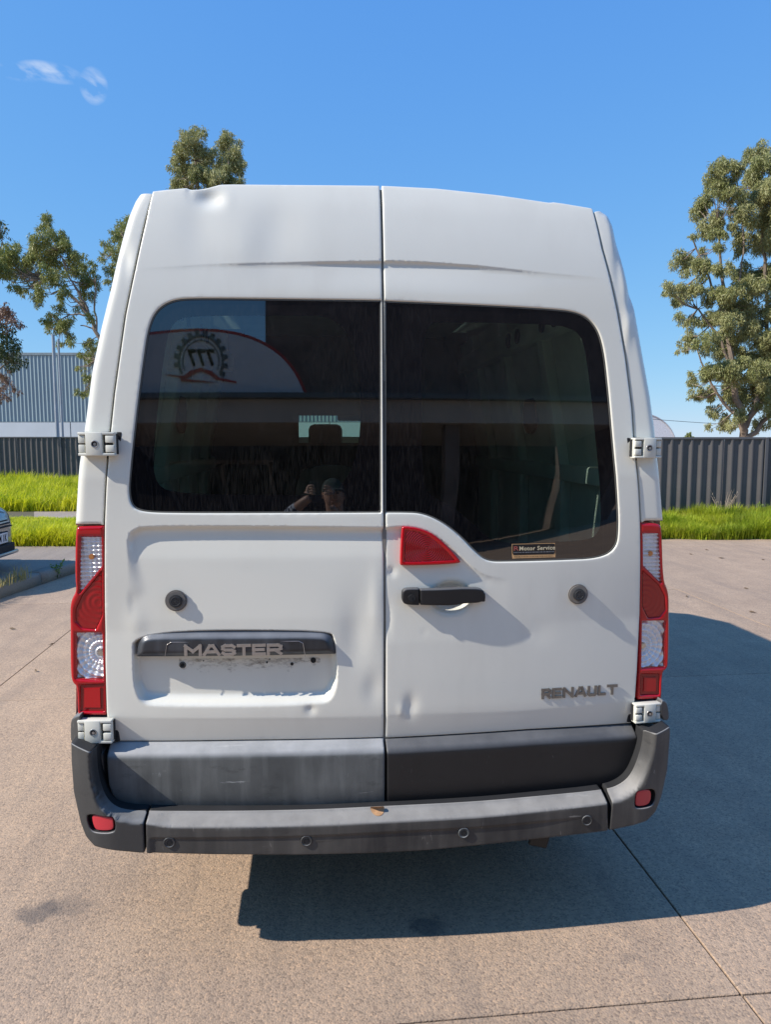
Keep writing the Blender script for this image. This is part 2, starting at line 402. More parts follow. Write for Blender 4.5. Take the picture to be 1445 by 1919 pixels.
def yawat(x, z, yf=F0): 
    e = 0.01; return Matrix.Rotation(math.atan(float(yf(x + e, z) - yf(x - e, z)) / (2 * e)), 3, 'Z')
# ================================================================== THE VAN
van = empty('delivery_van', (0, 2.4, 0), label='white high roof delivery van seen from behind with dusty tinted rear windows and dented doors', cat='van')
class _V: pass
def reparent(o, p):      # parent and keep the place in the world
    o.parent = p; o.matrix_parent_inverse = p.matrix_world.inverted(); return o
van_children = []
bpy.context.view_layer.update()
VI = Matrix.Translation((0, -2.4, 0))
def P_(o):               # o becomes a part of the van
    o.parent = van; o.matrix_parent_inverse = VI; return o
# ---- silhouette of the body and door outlines
SIL_L = [(262,367),(254,379),(242,407),(225,466),(207,546),(190,615),(173,695),(161,788),(155,830),(149,870),(142,979),(139,1040),(139,1120),(139,1343),(140,1480)]
SIL_R = [(1126,398),(1138,406),(1147,424),(1155,456),(1173,526),(1188,581),(1202,660),(1217,742),(1225,800),(1230,850),(1239,946),(1242,985),(1246,1050),(1246,1110),(1244,1260),(1242,1340),(1236,1450)]
TOP = [(288,362),(340,357),(412,350.5),(470,349),(600,350),(717,351.5),(816,356.5),(932,369),(1029,383.5),(1107,393.5)]
DL_SEAM = [(288,362),(273,414),(253,504),(235,591),(214.5,736),(207.5,802),(202.5,855),(198,919),(195.5,979),(195.5,1140),(196.5,1240),(199,1334),(205,1391)]
DL_LOW = [(207,1425),(210.5,1457),(218.5,1476),(233.5,1493),(250,1503),(268,1509),(320,1511.5),(420,1511.5),(549,1508),(716.5,1502)]
DR_SEAM = [(1112,396),(1129,465),(1144,520),(1158,584),(1173,669),(1185,765),(1188,815),(1193,867),(1198,919),(1201,981),(1201.5,1050),(1200,1153),(1195,1256),(1191,1311),(1186,1357)]
DR_LOW = [(1184,1400),(1179.6,1420),(1169,1441),(1148.5,1457),(1115,1468),(1074,1474),(907,1491),(723,1501)]
def smooth_open(pts, step=0.008):
    return resample(chaikin(pts, 2, closed=False), step, closed=False)
silL = UPS(SIL_L, off=0.03); silR = UPS(SIL_R, off=0.03); top = UPS(TOP, off=0.02)
sil = np.array([p[:2] for p in silL[::-1]] + [p[:2] for p in top] + [p[:2] for p in silR])
seamL = np.array([p[:2] for p in UPS(DL_SEAM)]); seamR = np.array([p[:2] for p in UPS(DR_SEAM)])
lowL = np.array([p[:2] for p in UPS(DL_LOW)]); lowR = np.array([p[:2] for p in UPS(DR_LOW)])
cT = UP(716.5, 351.5, off=0.02); xc = -0.002
def clean(a): return np.array(a)
GAP = 0.0035
def inset(poly, d):
    l = resample(poly, 0.01); nrm = np.roll(l, -1, 0) - np.roll(l, 1, 0); nrm = np.stack([nrm[:, 1], -nrm[:, 0]], 1) / np.maximum(np.linalg.norm(nrm, axis=1), 1e-9)[:, None]
    area = 0.5 * np.sum(l[:, 0] * np.roll(l[:, 1], -1) - np.roll(l[:, 0], -1) * l[:, 1])
    s = -1 if area > 0 else 1
    return l + nrm * d * s
# tops of the doors follow the roof edge, with the buckled corner at the left
topL = np.array([UP(*p, off=0.02) for p in [(288,362),(320,358.5),(353,355.5),(357,358.5),(372,358.5),(390,355.5),(408,351),(413,349.5),(440,349),(560,350),(716,351.5)]])
topR = np.array([UP(*p, off=0.02) for p in [(719,351.5),(816,356.5),(932,369),(1027,383),(1034,382),(1050,384),(1107,393.5)]])
zbot = 0.55
# ---- door skins
winL = chaikin(UPS([(714.5,562.5,1),(497,559.5),(364,558),(322,561),(291,580),(276,615),(268,668),(256,760),(247,838),(242,890),(240,925),(246,950),(268,960.5),(340,962),(472,962),(714.5,961,1)]), 3)
winR = chaikin(UPS([(721.5,563.5,1),(880,570),(1024,577.5),(1086,584),(1118,608),(1133,650),(1142,730),(1151,835),(1159,930),(1161.5,990),(1157,1028),(1126,1047),(1050,1050.5),(952,1053),(913,1053),(890,1034),(862,1004),(826,977),(790,962),(755,961),(721.5,961,1)]), 3)
PLATE = chaikin(UPS([(248,1180),(248,1240),(250,1290),(262,1322),(300,1326),(500,1326),(590,1322),(620,1318),(632,1290),(633,1250),(629,1200),(618,1179)]), 3)
UPREC = UPS([(240,1100),(237.5,1030),(239,1003),(252,990),(275,985.5),(460,985),(717,988)])
uprec_line = chaikin(UPREC, 2, closed=False)
RREC = UPS([(720,988),(760,985),(800,992),(840,1018),(870,1048),(905,1078),(960,1086)]); rrec_line = chaikin(RREC, 2, closed=False)
def below(line, P):      # signed vertical distance below a polyline given left to right
    return np.interp(P[:, 0], line[:, 0], line[:, 1]) - P[:, 1]
SW_L = np.array(UPS([(240,505),(390,495),(560,491),(718,489)])); SW_R = np.array(UPS([(718,488),(800,491),(900,498),(1020,511),(1140,522)]))
CREASE_L = np.array(UPS([(190,1343),(460,1344),(718,1341)])); CREASE_R = np.array(UPS([(718,1338),(976,1331),(1200,1311)]))
def gauss(P, c, sx, sz, amp): return amp * np.exp(-((P[:, 0] - c[0]) / sx) ** 2 - ((P[:, 1] - c[1]) / sz) ** 2)
def door_left_y(x, z):
    P = np.stack([np.ravel(x), np.ravel(z)], 1); y = F0(P[:, 0], P[:, 1]).copy()
    # number plate recess: steep at top and sides, sloping out at the bottom
    d = sdist(P, PLATE); zc = np.interp(P[:, 1], [PLATE[:, 1].min(), PLATE[:, 1].min() + 0.09], [0.045, 0.012])
    y += 0.034 * ss(0, 1, np.clip(d, 0, 1) / zc)
    # raised rim round the window, pressed-in field below it, fading downwards
    dl = seg_dist(P, uprec_line, closed=False); inn = (P[:, 0] > UPREC[1][0]) & (below(uprec_line[uprec_line[:, 0].argsort()], P) > 0)
    fade = np.interp(P[:, 1], [1.14, 1.34, 1.41], [0.0, 0.45, 1.0]); wd_ = np.interp(P[:, 1], [1.25, 1.40], [0.06, 0.011])
    y += np.where(inn, 0.017 * ss(0, 1, dl / wd_) * fade, 0)
    # swage line under the roof
    b = below(SW_L, P); A = np.interp(P[:, 0], [SW_L[0, 0], SW_L[1, 0], SW_L[2, 0], SW_L[3, 0]], [0, 0.001, 0.004, 0.009])
    y += A * ss(0, 0.006, b) * (1 - ss(0.0, 0.11, b)) + 0.0
    # soft line low on the door, below it the skin turns under
    b = below(CREASE_L, P); y += np.where(b > 0, 0.10 * b, 0) * ss(0, 0.01, b)
    # dents
    y += gauss(P, UP(392, 372), 0.040, 0.026, 0.014) - gauss(P, UP(424, 372), 0.022, 0.030, 0.0022) + gauss(P, UP(355, 356), 0.006, 0.02, 0.004)
    y += gauss(P, UP(372, 420), 0.06, 0.10, 0.004) + gauss(P, UP(520, 430), 0.07, 0.10, 0.0045) - gauss(P, UP(455, 465), 0.05, 0.07, 0.002)
    y += gauss(P, UP(665, 1190), 0.045, 0.11, 0.006) - gauss(P, UP(705, 1130), 0.02, 0.10, 0.003) + gauss(P, UP(582, 1330), 0.016, 0.016, 0.005) + gauss(P, UP(700, 1290), 0.03, 0.05, 0.004)
    y += gauss(P, UP(255, 1170), 0.03, 0.05, -0.003)
    return y.reshape(np.shape(x))
def door_right_y(x, z):
    P = np.stack([np.ravel(x), np.ravel(z)], 1); y = F0(P[:, 0], P[:, 1]).copy()
    dl = seg_dist(P, rrec_line, closed=False); inn = below(rrec_line[rrec_line[:, 0].argsort()], P) > 0
    fade = np.interp(P[:, 1], [1.05, 1.28, 1.42], [0.0, 0.6, 1.0]) * np.interp(P[:, 0], [0.20, 0.42], [1.0, 0.0])
    y += np.where(inn, 0.014 * ss(0, 0.011, dl) * fade, 0)
    b = below(SW_R, P); A = np.interp(P[:, 0], SW_R[:, 0], [0.009, 0.008, 0.005, 0.001, 0.0]); y += A * ss(0, 0.006, b) * (1 - ss(0.0, 0.11, b))
    b = below(CREASE_R, P); y += np.where(b > 0, 0.08 * b, 0) * ss(0, 0.01, b)
    # finger bowl behind the handle
    c = UP(846, 1120); rr = np.sqrt(((P[:, 0] - c[0]) / 0.080) ** 2 + ((P[:, 1] - c[1]) / 0.062) ** 2); y += 0.030 * (1 - ss(0.45, 1.0, rr))
    # dents along the closing edge
    y += gauss(P, UP(735, 1072), 0.012, 0.014, 0.006) + gauss(P, UP(727, 1160), 0.010, 0.05, 0.004) + gauss(P, UP(770, 1322), 0.020, 0.035, 0.006) - gauss(P, UP(752, 1330), 0.010, 0.02, 0.003)
    y += gauss(P, UP(1010, 1185), 0.05, 0.04, 0.0015) + gauss(P, UP(912, 1093), 0.006, 0.006, 0.002) + gauss(P, UP(795, 1186), 0.006, 0.006, 0.002) + gauss(P, UP(990, 1190), 0.012, 0.010, 0.0015)
    return y.reshape(np.shape(x))
clTopL = np.array(UPS([(205,1391),(460,1389),(716.5,1384)])); clTopR = np.array(UPS([(720.5,1385),(866,1377),(991,1368.5),(1186,1357)]))
polyL = np.vstack([topL[::-1][:], seamL[1:], clTopL[1:], ])
polyL[0, 0] = xc - GAP; polyL[-1, 0] = xc - GAP
polyR = np.vstack([topR, seamR[1:], clTopR[::-1][1:]])
polyR[0, 0] = xc + GAP; polyR[-1, 0] = xc + GAP
def gapside(poly, s): # small gap along the outer seam
    q = poly.copy(); return q
doorL = shell('rear_door', polyL, door_left_y, 0.011, 0.035, 0.005, MAT['paint'], holes=[winL],
              refine=[(np.vstack([PLATE, PLATE[:1]]), (-0.014, -0.009, -0.004, 0, 0.004, 0.008, 0.012, 0.017, 0.024, 0.032, 0.040)), (uprec_line, (-0.012, -0.008, -0.004, 0, 0.004)), (SW_L, (-0.006, -0.003, 0, 0.003)), (CREASE_L, (-0.006, 0, 0.006))])
doorR = shell('rear_door', polyR, door_right_y, 0.011, 0.035, 0.005, MAT['paint'], holes=[winR],
              refine=[(rrec_line, (-0.012, -0.008, -0.004, 0, 0.004)), (SW_R, (-0.006, -0.003, 0, 0.003)), (CREASE_R, (-0.006, 0, 0.006))])
P_(doorL); P_(doorR)
doorL['label'] = 'wider looking left rear door with empty number plate recess and buckled top corner'
doorR['label'] = 'right rear door with handle, red triangular brake lamp and small window sticker'
def D_(o, door): o.parent = door; o.matrix_parent_inverse = Matrix.Identity(4); return o   # sub-part of a door (door sits at the van's origin)
# ---- windows: glass with a black printed border
inL = chaikin(UPS([(676,592),(500,592),(352,592),(326,603),(312,632),(300,720),(292,800),(287,865),(291,905),(322,925),(500,928),(676,928)], off=0.009), 3)
inR = chaikin(UPS([(806,604),(830,604),(960,606),(1048,609),(1085,622),(1097,655),(1108,740),(1119,850),(1127,955),(1124,1000),(1098,1013),(1000,1017),(925,1017),(890,985),(850,950),(806,930),(790,900),(790,640)], off=0.009), 3)
def gy(off): return lambda x, z: F0(x, z) + off
for (outl, inn, door, yfun) in ((winL, inL, doorL, None), (winR, inR, doorR, None)):
    D_(shell('window_seal', inset(outl, -0.0005), gy(0.0045), 0.04, 0.02, 0.0, MAT['seal'], holes=[inset(outl, 0.0045)], bstep=0.008), door)
    D_(shell('window_border', inset(outl, 0.003), gy(0.0075), 0.06, 0.0, 0.0, MAT['frit'], holes=[inn], bstep=0.01), door)
    D_(shell('window_glass', inn, gy(0.0076), 0.06, 0.0, 0.0, MAT['glass'], bstep=0.01), door)
# ---- plastic cladding at the foot of each door
def clad_y(line, depth):
    def f(x, z):
        P = np.stack([np.ravel(x), np.ravel(z)], 1); y = F0(P[:, 0], np.full(len(P), 0.80)).copy(); b = below(line, P)
        y += 0.012 - depth * ss(0.0, 0.036, b) + 0.02 * np.clip((b - 0.14) / 0.1, 0, 1) ** 2
        return y.reshape(np.shape(x))
    return f
cL = np.vstack([clTopL[::-1] - [0, 0.003], lowL]); cL[0, 0] = xc - GAP; cL[-1, 0] = xc - GAP
cR = np.vstack([clTopR - [0, 0.003], lowR]); cR[0, 0] = xc + GAP; cR[-1, 0] = xc + GAP
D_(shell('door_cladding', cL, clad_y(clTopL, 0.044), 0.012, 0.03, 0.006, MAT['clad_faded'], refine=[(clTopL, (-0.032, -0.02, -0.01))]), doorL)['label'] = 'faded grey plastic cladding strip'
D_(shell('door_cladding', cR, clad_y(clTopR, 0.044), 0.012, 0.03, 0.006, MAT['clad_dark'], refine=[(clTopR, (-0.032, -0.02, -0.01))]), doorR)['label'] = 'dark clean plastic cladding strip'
# centre seal lines
zt = cT[1]
sb = MB()
for sx, w in ((0, 0.004),):
    pts = [(xc, float(F0(xc, z)) + 0.011, z) for z in np.linspace(0.56, zt - 0.01, 40)]
    for i in range(len(pts) - 1):
        pass
zz = np.linspace(0.52, zt - 0.012, 60); V = []; Fq = []
for z in zz:
    yy = float(F0(0, z)) + 0.012
    V += [(xc - 0.006, yy, z), (xc + 0.006, yy, z)]
for i in range(len(zz) - 1): Fq.append((2 * i, 2 * i + 1, 2 * i + 3, 2 * i + 2))
P_(link('door_seal', mesh_np('door_seal', V, Fq), simple('weathered_centre_seal', (0.20, 0.19, 0.165), 0.7)))
# ---- rear frame (pillars and roof edge) and body skin
op = np.vstack([topL[:0], ])
opening = inset(np.vstack([np.vstack([topL[::-1], seamL[1:]]) * [1, 1], [[-0.9, 0.60], [0.9, 0.60]], seamR[::-1][:-1], topR[::-1][:0]]), 0.0)
outer = np.vstack([sil, [[silR[-1][0], 0.50], [silL[-1][0], 0.50]]])
fl = np.vstack([sil[:len(silL)], ])
# left and right pillars as separate strips between silhouette and seam
def pillar(silp, seam, side, mat):
    s = np.array([p[:2] for p in silp]); q = seam.copy(); q[:, 0] += side * 0.006; zc_ = 0.765
    q = q[q[:, 1] > zc_]; s = s[s[:, 1] > zc_]; q = np.vstack([q, [[q[-1, 0], zc_]]]); s = np.vstack([s, [[s[-1, 0], zc_]]]); zl = UP(170 if side < 0 else 1220, 985 if side < 0 else 979)[1]
    poly = np.vstack([s, q[::-1]])
    def yf(x, z):
        P = np.stack([np.ravel(x), np.ravel(z)], 1); d = seg_dist(P, s, closed=False); y = F0(P[:, 0], P[:, 1])
        t = np.clip(1 - d / 0.028, 0, 1); y = y + 0.004 + 0.028 * (1 - np.sqrt(np.maximum(1 - t * t, 0)))
        y = y + 0.06 * (P[:, 1] < zl - 0.002)
        if side > 0:     # crumpled edge of the right pillar
            y = y + gauss(P, UP(1184, 560), 0.012, 0.05, 0.012) - gauss(P, UP(1178, 610), 0.014, 0.06, 0.006) + gauss(P, UP(1160, 470), 0.014, 0.10, 0.006)
        else:
            y = y + gauss(P, UP(232, 480), 0.02, 0.05, 0.008)
        return y.reshape(np.shape(x))
    return P_(shell('rear_pillar', poly, yf, 0.010, 0.05, 0.0025, mat, bstep=0.006))
pillar(silL, seamL, -1, MAT['paint']); pillar(silR, seamR, 1, MAT['paint'])
# body: cross-sections lofted forward
half = [p for p in outer]
sect0 = resample(outer, 0.03)
ys = [0.075, 0.16, 1.0, 2.2, 3.35, 3.75, 4.25, 4.75, 4.95]
rows = []
for yy in ys:
    q = sect0.copy(); zmax = {3.75: 2.38, 4.25: 1.75, 4.75: 1.20, 4.95: 1.0}.get(yy, None)
    if zmax: q[:, 1] = np.where(q[:, 1] > 0.8, 0.8 + (q[:, 1] - 0.8) * (zmax - 0.8) / (q[:, 1].max() - 0.8), q[:, 1])
    if yy > 0.1: q[:, 0] *= 0.995
    if yy > 0.5 and yy < 3.4: q[:, 0] *= 1.0 + 0.0 * q[:, 1]
    y0 = np.full(len(q), yy)
    if yy < 0.2: y0 = F0(q[:, 0], q[:, 1]) + (yy - 0.075) + 0.045
    rows.append(np.stack([q[:, 0], y0, q[:, 1]], 1))
V = np.vstack(rows); n = len(sect0); Fq = []
for i in range(len(ys) - 1):
    for j in range(n):
        Fq.append((i * n + j, i * n + (j + 1) % n, (i + 1) * n + (j + 1) % n, (i + 1) * n + j))
# leave the windscreen open (glass goes in it)
cc = np.array([V[list(f)].mean(0) for f in Fq]); keep = ~((cc[:, 1] > 3.6) & (cc[:, 1] < 4.5) & (cc[:, 2] > 1.25) & (np.abs(cc[:, 0]) < 0.72))
ws = np.array(Fq)[~keep]; Fq = np.array(Fq)[keep]
P_(link('body_shell', mesh_np('body_shell', V, Fq), MAT['paint'], smooth=True))
P_(link('windscreen', mesh_np('windscreen', V, ws), MAT['clearglass'], smooth=True))
nose = MB().prism([(-0.98, 0.45), (0.98, 0.45), (0.95, 0.98), (-0.95, 0.98)], 4.93, 4.97); P_(nose.build('front_panel', MAT['paint']))
# ---- inside of the load area
def quadmesh(name, pts, mat, thick=0.0):
    me = mesh_np(name, pts, [(0, 1, 2, 3)]); return P_(link(name, me, mat))
ib = MB(); ib.box((0, 2.2, 0.62), (1.8, 4.2, 0.04)); P_(ib.build('load_floor', MAT['intdark']))
ib = MB(); ib.box((0, 1.9, 2.40), (1.30, 3.0, 0.02)); P_(ib.build('roof_lining', MAT['interior']))
bh = MB()     # bulkhead with a window
bx = [-0.9, at(557, 805, 2.3 + 2.45).x, at(681, 805, 2.3 + 2.45).x, 0.9]; zb = [0.62, 1.60, 1.80, 2.42]
wA = surf(560, 830, lambda x, z: 2.45 + 0 * np.asarray(x)); wB = surf(679, 779, lambda x, z: 2.45 + 0 * np.asarray(x))
bh.box(((-0.9 + wA.x) / 2, 2.45, 1.5), (wA.x + 0.9, 0.03, 1.85)); bh.box(((0.9 + wB.x) / 2, 2.45, 1.5), (0.9 - wB.x, 0.03, 1.85))
bh.box(((wA.x + wB.x) / 2, 2.45, (0.6 + wA.z) / 2), (wB.x - wA.x, 0.03, wA.z - 0.6)); bh.box(((wA.x + wB.x) / 2, 2.45, (2.42 + wB.z) / 2), (wB.x - wA.x, 0.03, 2.42 - wB.z))
P_(bh.build('bulkhead', MAT['intdark']))
# seat with head restraint seen through the bulkhead window, mirror
def seat(px):
    hp = at(px, 812, 2.3 + 2.8); x = hp.x
    m_ = MB(); m_.box((x, 2.85, 1.20), (0.50, 0.14, 0.72), 0.05, Matrix.Rotation(R(-8), 3, 'X')); m_.box((x, 3.15, 0.85), (0.5, 0.5, 0.14), 0.05)
    s_ = P_(m_.build('seat', MAT['seatfab'], smooth=True))
    h_ = MB(); h_.box((x, 2.86, hp.z - 0.02), (0.24, 0.10, 0.17), 0.04); h_.tube([(x - 0.05, 2.86, hp.z - 0.08), (x - 0.05, 2.86, 1.5)], 0.007); h_.tube([(x + 0.05, 2.86, hp.z - 0.08), (x + 0.05, 2.86, 1.5)], 0.007)
    h_.build('head_restraint', MAT['seatfab'], smooth=True).parent = s_
seat(610)
mm = at(655, 783, 6.0); P_(MB().box(mm, (0.20, 0.03, 0.05), 0.01).build('rear_view_mirror', MAT['intdark']))
# rear bench seat arcs behind the glass: pale back shells
for (px0, px1, py0) in ((552, 690, 872), (722, 790, 872)):
    a = surf(px0, 990, lambda x, z: 1.9 + 0 * np.asarray(x)); b = surf(px1, py0, lambda x, z: 1.9 + 0 * np.asarray(x))
    pl = [(a.x, 0.7), (a.x + 0.01, b.z - 0.12), (a.x + 0.05, b.z - 0.03), (a.x + 0.16, b.z), (b.x - 0.16, b.z), (b.x - 0.05, b.z - 0.03), (b.x - 0.01, b.z - 0.12), (b.x, 0.7)]
    P_(MB().prism(pl, 1.9, 1.98).build('seat_back', simple('grey_seat_back', (0.36, 0.39, 0.37), 0.7)))
# right inner wall: sheet metal with pillars, rail and round holes
for s in (-1, 1):
    w = MB()
    w.box((s * 0.90, 1.3, 1.1), (0.02, 2.3, 1.0)); w.box((s * 0.835, 1.3, 1.95), (0.02, 2.3, 0.80), rot=Matrix.Rotation(s * R(-10), 3, 'Y'))
    W = P_(w.build('inner_wall', MAT['interior'] if s > 0 else MAT['interior']))
    q = MB()
    for yy in (0.25, 0.75, 1.35, 1.95):
        q.box((s * 0.865, yy, 1.15), (0.05, 0.09, 0.9), 0.01); q.box((s * 0.80, yy, 1.95), (0.05, 0.08, 0.78), 0.01, Matrix.Rotation(s * R(-10), 3, 'Y'))
    q.box((s * 0.865, 1.2, 1.58), (0.06, 2.2, 0.07), 0.01); q.box((s * 0.745, 1.2, 2.19), (0.07, 2.2, 0.10), 0.012)
    for o in q.build_split('wall_rib', MAT['interior'], smooth=True): o.parent = W
    hq = MB()
    for yy in (0.45, 0.60, 0.95, 1.1): hq.cyl((s * 0.708, yy, 2.19), 0.034, 0.01, 'x')
    hq.cyl((s * 0.84, 1.15, 1.85), 0.10, 0.02, 'x')
    for o in hq.build_split('wall_hole', MAT['dark']): o.parent = W
# ---- underbody and wheels
P_(MB().box((0, 2.4, 0.50), (1.7, 4.6, 0.18)).box((0.25, 0.75, 0.40), (0.5, 0.7, 0.2), 0.03).tube([(0.55, 0.05, 0.36), (0.55, 1.5, 0.36)], 0.03).build('underbody', MAT['dark']))
for (x, y) in ((-0.86, 0.95), (0.86, 0.95), (-0.86, 4.15), (0.86, 4.15)):
    wbm = MB(); wbm.cyl((x, y, 0.34), 0.34, 0.22, 'x', 40, bev=0.03); wh = P_(wbm.build('wheel', MAT['tyre'], smooth=True))
    MB().cyl((x + (0.01 if x > 0 else -0.01), y, 0.34), 0.20, 0.22, 'x', 32, bev=0.01).build('rim', MAT['steel'], smooth=True).parent = wh
tb = MB(); q = surf(1010, 1590, lambda x, z: 0.15 + 0 * np.asarray(x)); tb.box(q + Vector((0.0, 0, 0.035)), (0.07, 0.02, 0.05), 0.004, Matrix.Rotation(R(15), 3, 'Y')); P_(tb.build('tow_bracket', MAT['clad_dark']))
# ---- unseen block added to stop sun leaks, dark step opening behind bumper
P_(MB().box((0, 0.035, 0.45), (1.24, 0.15, 0.075), 0.01).box((-0.77, 0.055, 0.45), (0.34, 0.11, 0.08), 0.01).box((0.77, 0.055, 0.45), (0.34, 0.11, 0.08), 0.01).build('bumper_shadow_block', MAT['dark']))
stp = [(-0.975, 0.42), (-0.975, 0.80), (-0.93, 0.83), (0.93, 0.83), (0.985, 0.80), (0.985, 0.42)]
P_(shell('sill_panel', np.array(stp), lambda x, z: 0.055 + 0.05 * np.asarray(x) ** 2, 0.05, 0.05, 0.0, MAT['dark'], bstep=0.03))
# ---- hinges
def hinge(px0, py0, px1, py1, side, label):
    c = surf((px0 + px1) / 2, (py0 + py1) / 2, off=-0.02); w = (px1 - px0) / 1340 * (c.y + 2.32); h = (py1 - py0) / 1340 * (c.y + 2.32)
    rot = Matrix.Rotation(math.atan(0.10 * c.x), 3, 'Z')
    def b(m, dx, dz, dy, sx, sz, sy, bev=0.0025): m.box(c + rot @ Vector((dx * w, dy, dz * h)), (sx * w, sy, sz * h), bev, rot)
    m_ = MB(); s = side      # s=-1: left hinge, knuckles towards the door on the right side of the block
    b(m_, 0, 0.44, 0, 1.0, 0.12, 0.030); b(m_, 0, -0.44, 0, 1.0, 0.12, 0.030)
    b(m_, s * 0.06, 0, 0, 0.46, 0.98, 0.032)
    b(m_, s * 0.41, 0.20, 0.002, 0.18, 0.34, 0.026); b(m_, s * 0.41, -0.20, 0.002, 0.18, 0.34, 0.026)
    b(m_, -s * 0.37, 0.20, 0.000, 0.24, 0.30, 0.030); b(m_, -s * 0.37, -0.20, 0.000, 0.24, 0.30, 0.030)
    b(m_, -s * 0.47, 0.0, 0.004, 0.06, 0.8, 0.026)
    b(m_, 0, 0, 0.022, 0.9, 0.9, 0.012)
    o = P_(m_.build('door_hinge', MAT['hinge'], smooth=True)); o['label'] = label
    g = MB(); b(g, -s * 0.37, 0, 0.010, 0.28, 0.86, 0.016, 0.0); b(g, s * 0.40, 0, 0.012, 0.22, 0.86, 0.014, 0.0)
    b(g, -s * 0.04, -0.06, 0.030, 1.10, 1.16, 0.012, 0.004)
    g.cyl(c + rot @ Vector((s * 0.03 * w, -0.0165, 0)), 0.0095, 0.002, 'y', 20)
    g.build('hinge_gap', MAT['dark']).parent = o
    k = MB(); k.ring(c + rot @ Vector((s * 0.03 * w, -0.017, 0)), 0.0100, 0.0018); k.cyl(c + rot @ Vector((s * 0.03 * w + 0.001, -0.0180, -0.001)), 0.005, 0.002, 'y', 6)
    k.build('hinge_bolt', MAT['badge_grey'], smooth=True).parent = o
hinge(150, 811, 215, 853, -1, 'upper left door hinge'); hinge(148, 1347, 211, 1391, -1, 'lower left door hinge')
hinge(1183, 820, 1240, 859, 1, 'upper right door hinge'); hinge(1184, 1315, 1240, 1354, 1, 'lower right door hinge')
# ---- door stops
def stop(px, py, door):
    c = surf(px, py); m_ = MB()
    m_.cyl(c + Vector((0, -0.004, 0)), 0.0345, 0.012, 'y', 36, bev=0.004); o = D_(m_.build('door_stop', simple('taupe_rubber', (0.16, 0.145, 0.13), 0.7), smooth=True), door)
    k = MB(); k.cyl(c + Vector((0, -0.013, 0)), 0.0205, 0.008, 'y', 30, bev=0.002); k.ring(c + Vector((0, -0.017, 0)), 0.014, 0.0012)
    for i in range(8): a = i * math.pi / 4; k.box(c + Vector((0.009 * math.cos(a), -0.0175, 0.009 * math.sin(a))), (0.005, 0.0015, 0.001), 0, Matrix.Rotation(-a, 3, 'Y'))
    k.cyl(c + Vector((0, -0.0175, 0)), 0.0025, 0.002, 'y', 10)
    D_(k.build('stop_pad', simple('dark_rubber_pad', (0.035, 0.037, 0.04), 0.5), smooth=True), door)
stop(330, 1125, doorL); stop(1083, 1113, doorR)
# ---- text
def text_mesh(body, width, height, extrude, bold=0.0, shear=0.0, bevel=0.0):
    cu_ = bpy.data.curves.new('t', 'FONT'); cu_.body = body; cu_.extrude = 0.5; cu_.offset = bold; cu_.shear = shear; cu_.space_character = 1.08; cu_.resolution_u = 4
    o = bpy.data.objects.new('t', cu_); COL.objects.link(o); bpy.context.view_layer.update()
    me = bpy.data.meshes.new_from_object(o.evaluated_get(bpy.context.evaluated_depsgraph_get())); bpy.data.objects.remove(o)
    V = np.array([v.co[:] for v in me.vertices]); mn, mx_ = V.min(0), V.max(0)
    x = (V[:, 0] - mn[0]) / (mx_[0] - mn[0]) - 0.5; z = (V[:, 1] - mn[1]) / (mx_[1] - mn[1]) - 0.5; y = (0.5 - V[:, 2]) * extrude
    return me, x * width, z * height, y
def surf_text(name, body, pl, pr, hpx, yf, off, extrude, mat, door, bold=0.0, shear=0.0, track=1.0):
    a = surf(*pl, yf); b = surf(*pr, yf); w = b.x - a.x; c = (a + b) / 2; h = hpx / 1340 * (c.y + 2.32)
    me, x, z, y = text_mesh(body, w, h, extrude, bold, shear); slope = (b.z - a.z) / w
    X = c.x + x; Z = c.z + z + slope * x; Y = yf(X, Z) + off - extrude / 2 + y
    me.vertices.foreach_set('co', np.stack([X, Y, Z], 1).astype(np.float32).ravel()); me.update()
    o = link(name, me, mat)
    return D_(o, door) if door else o
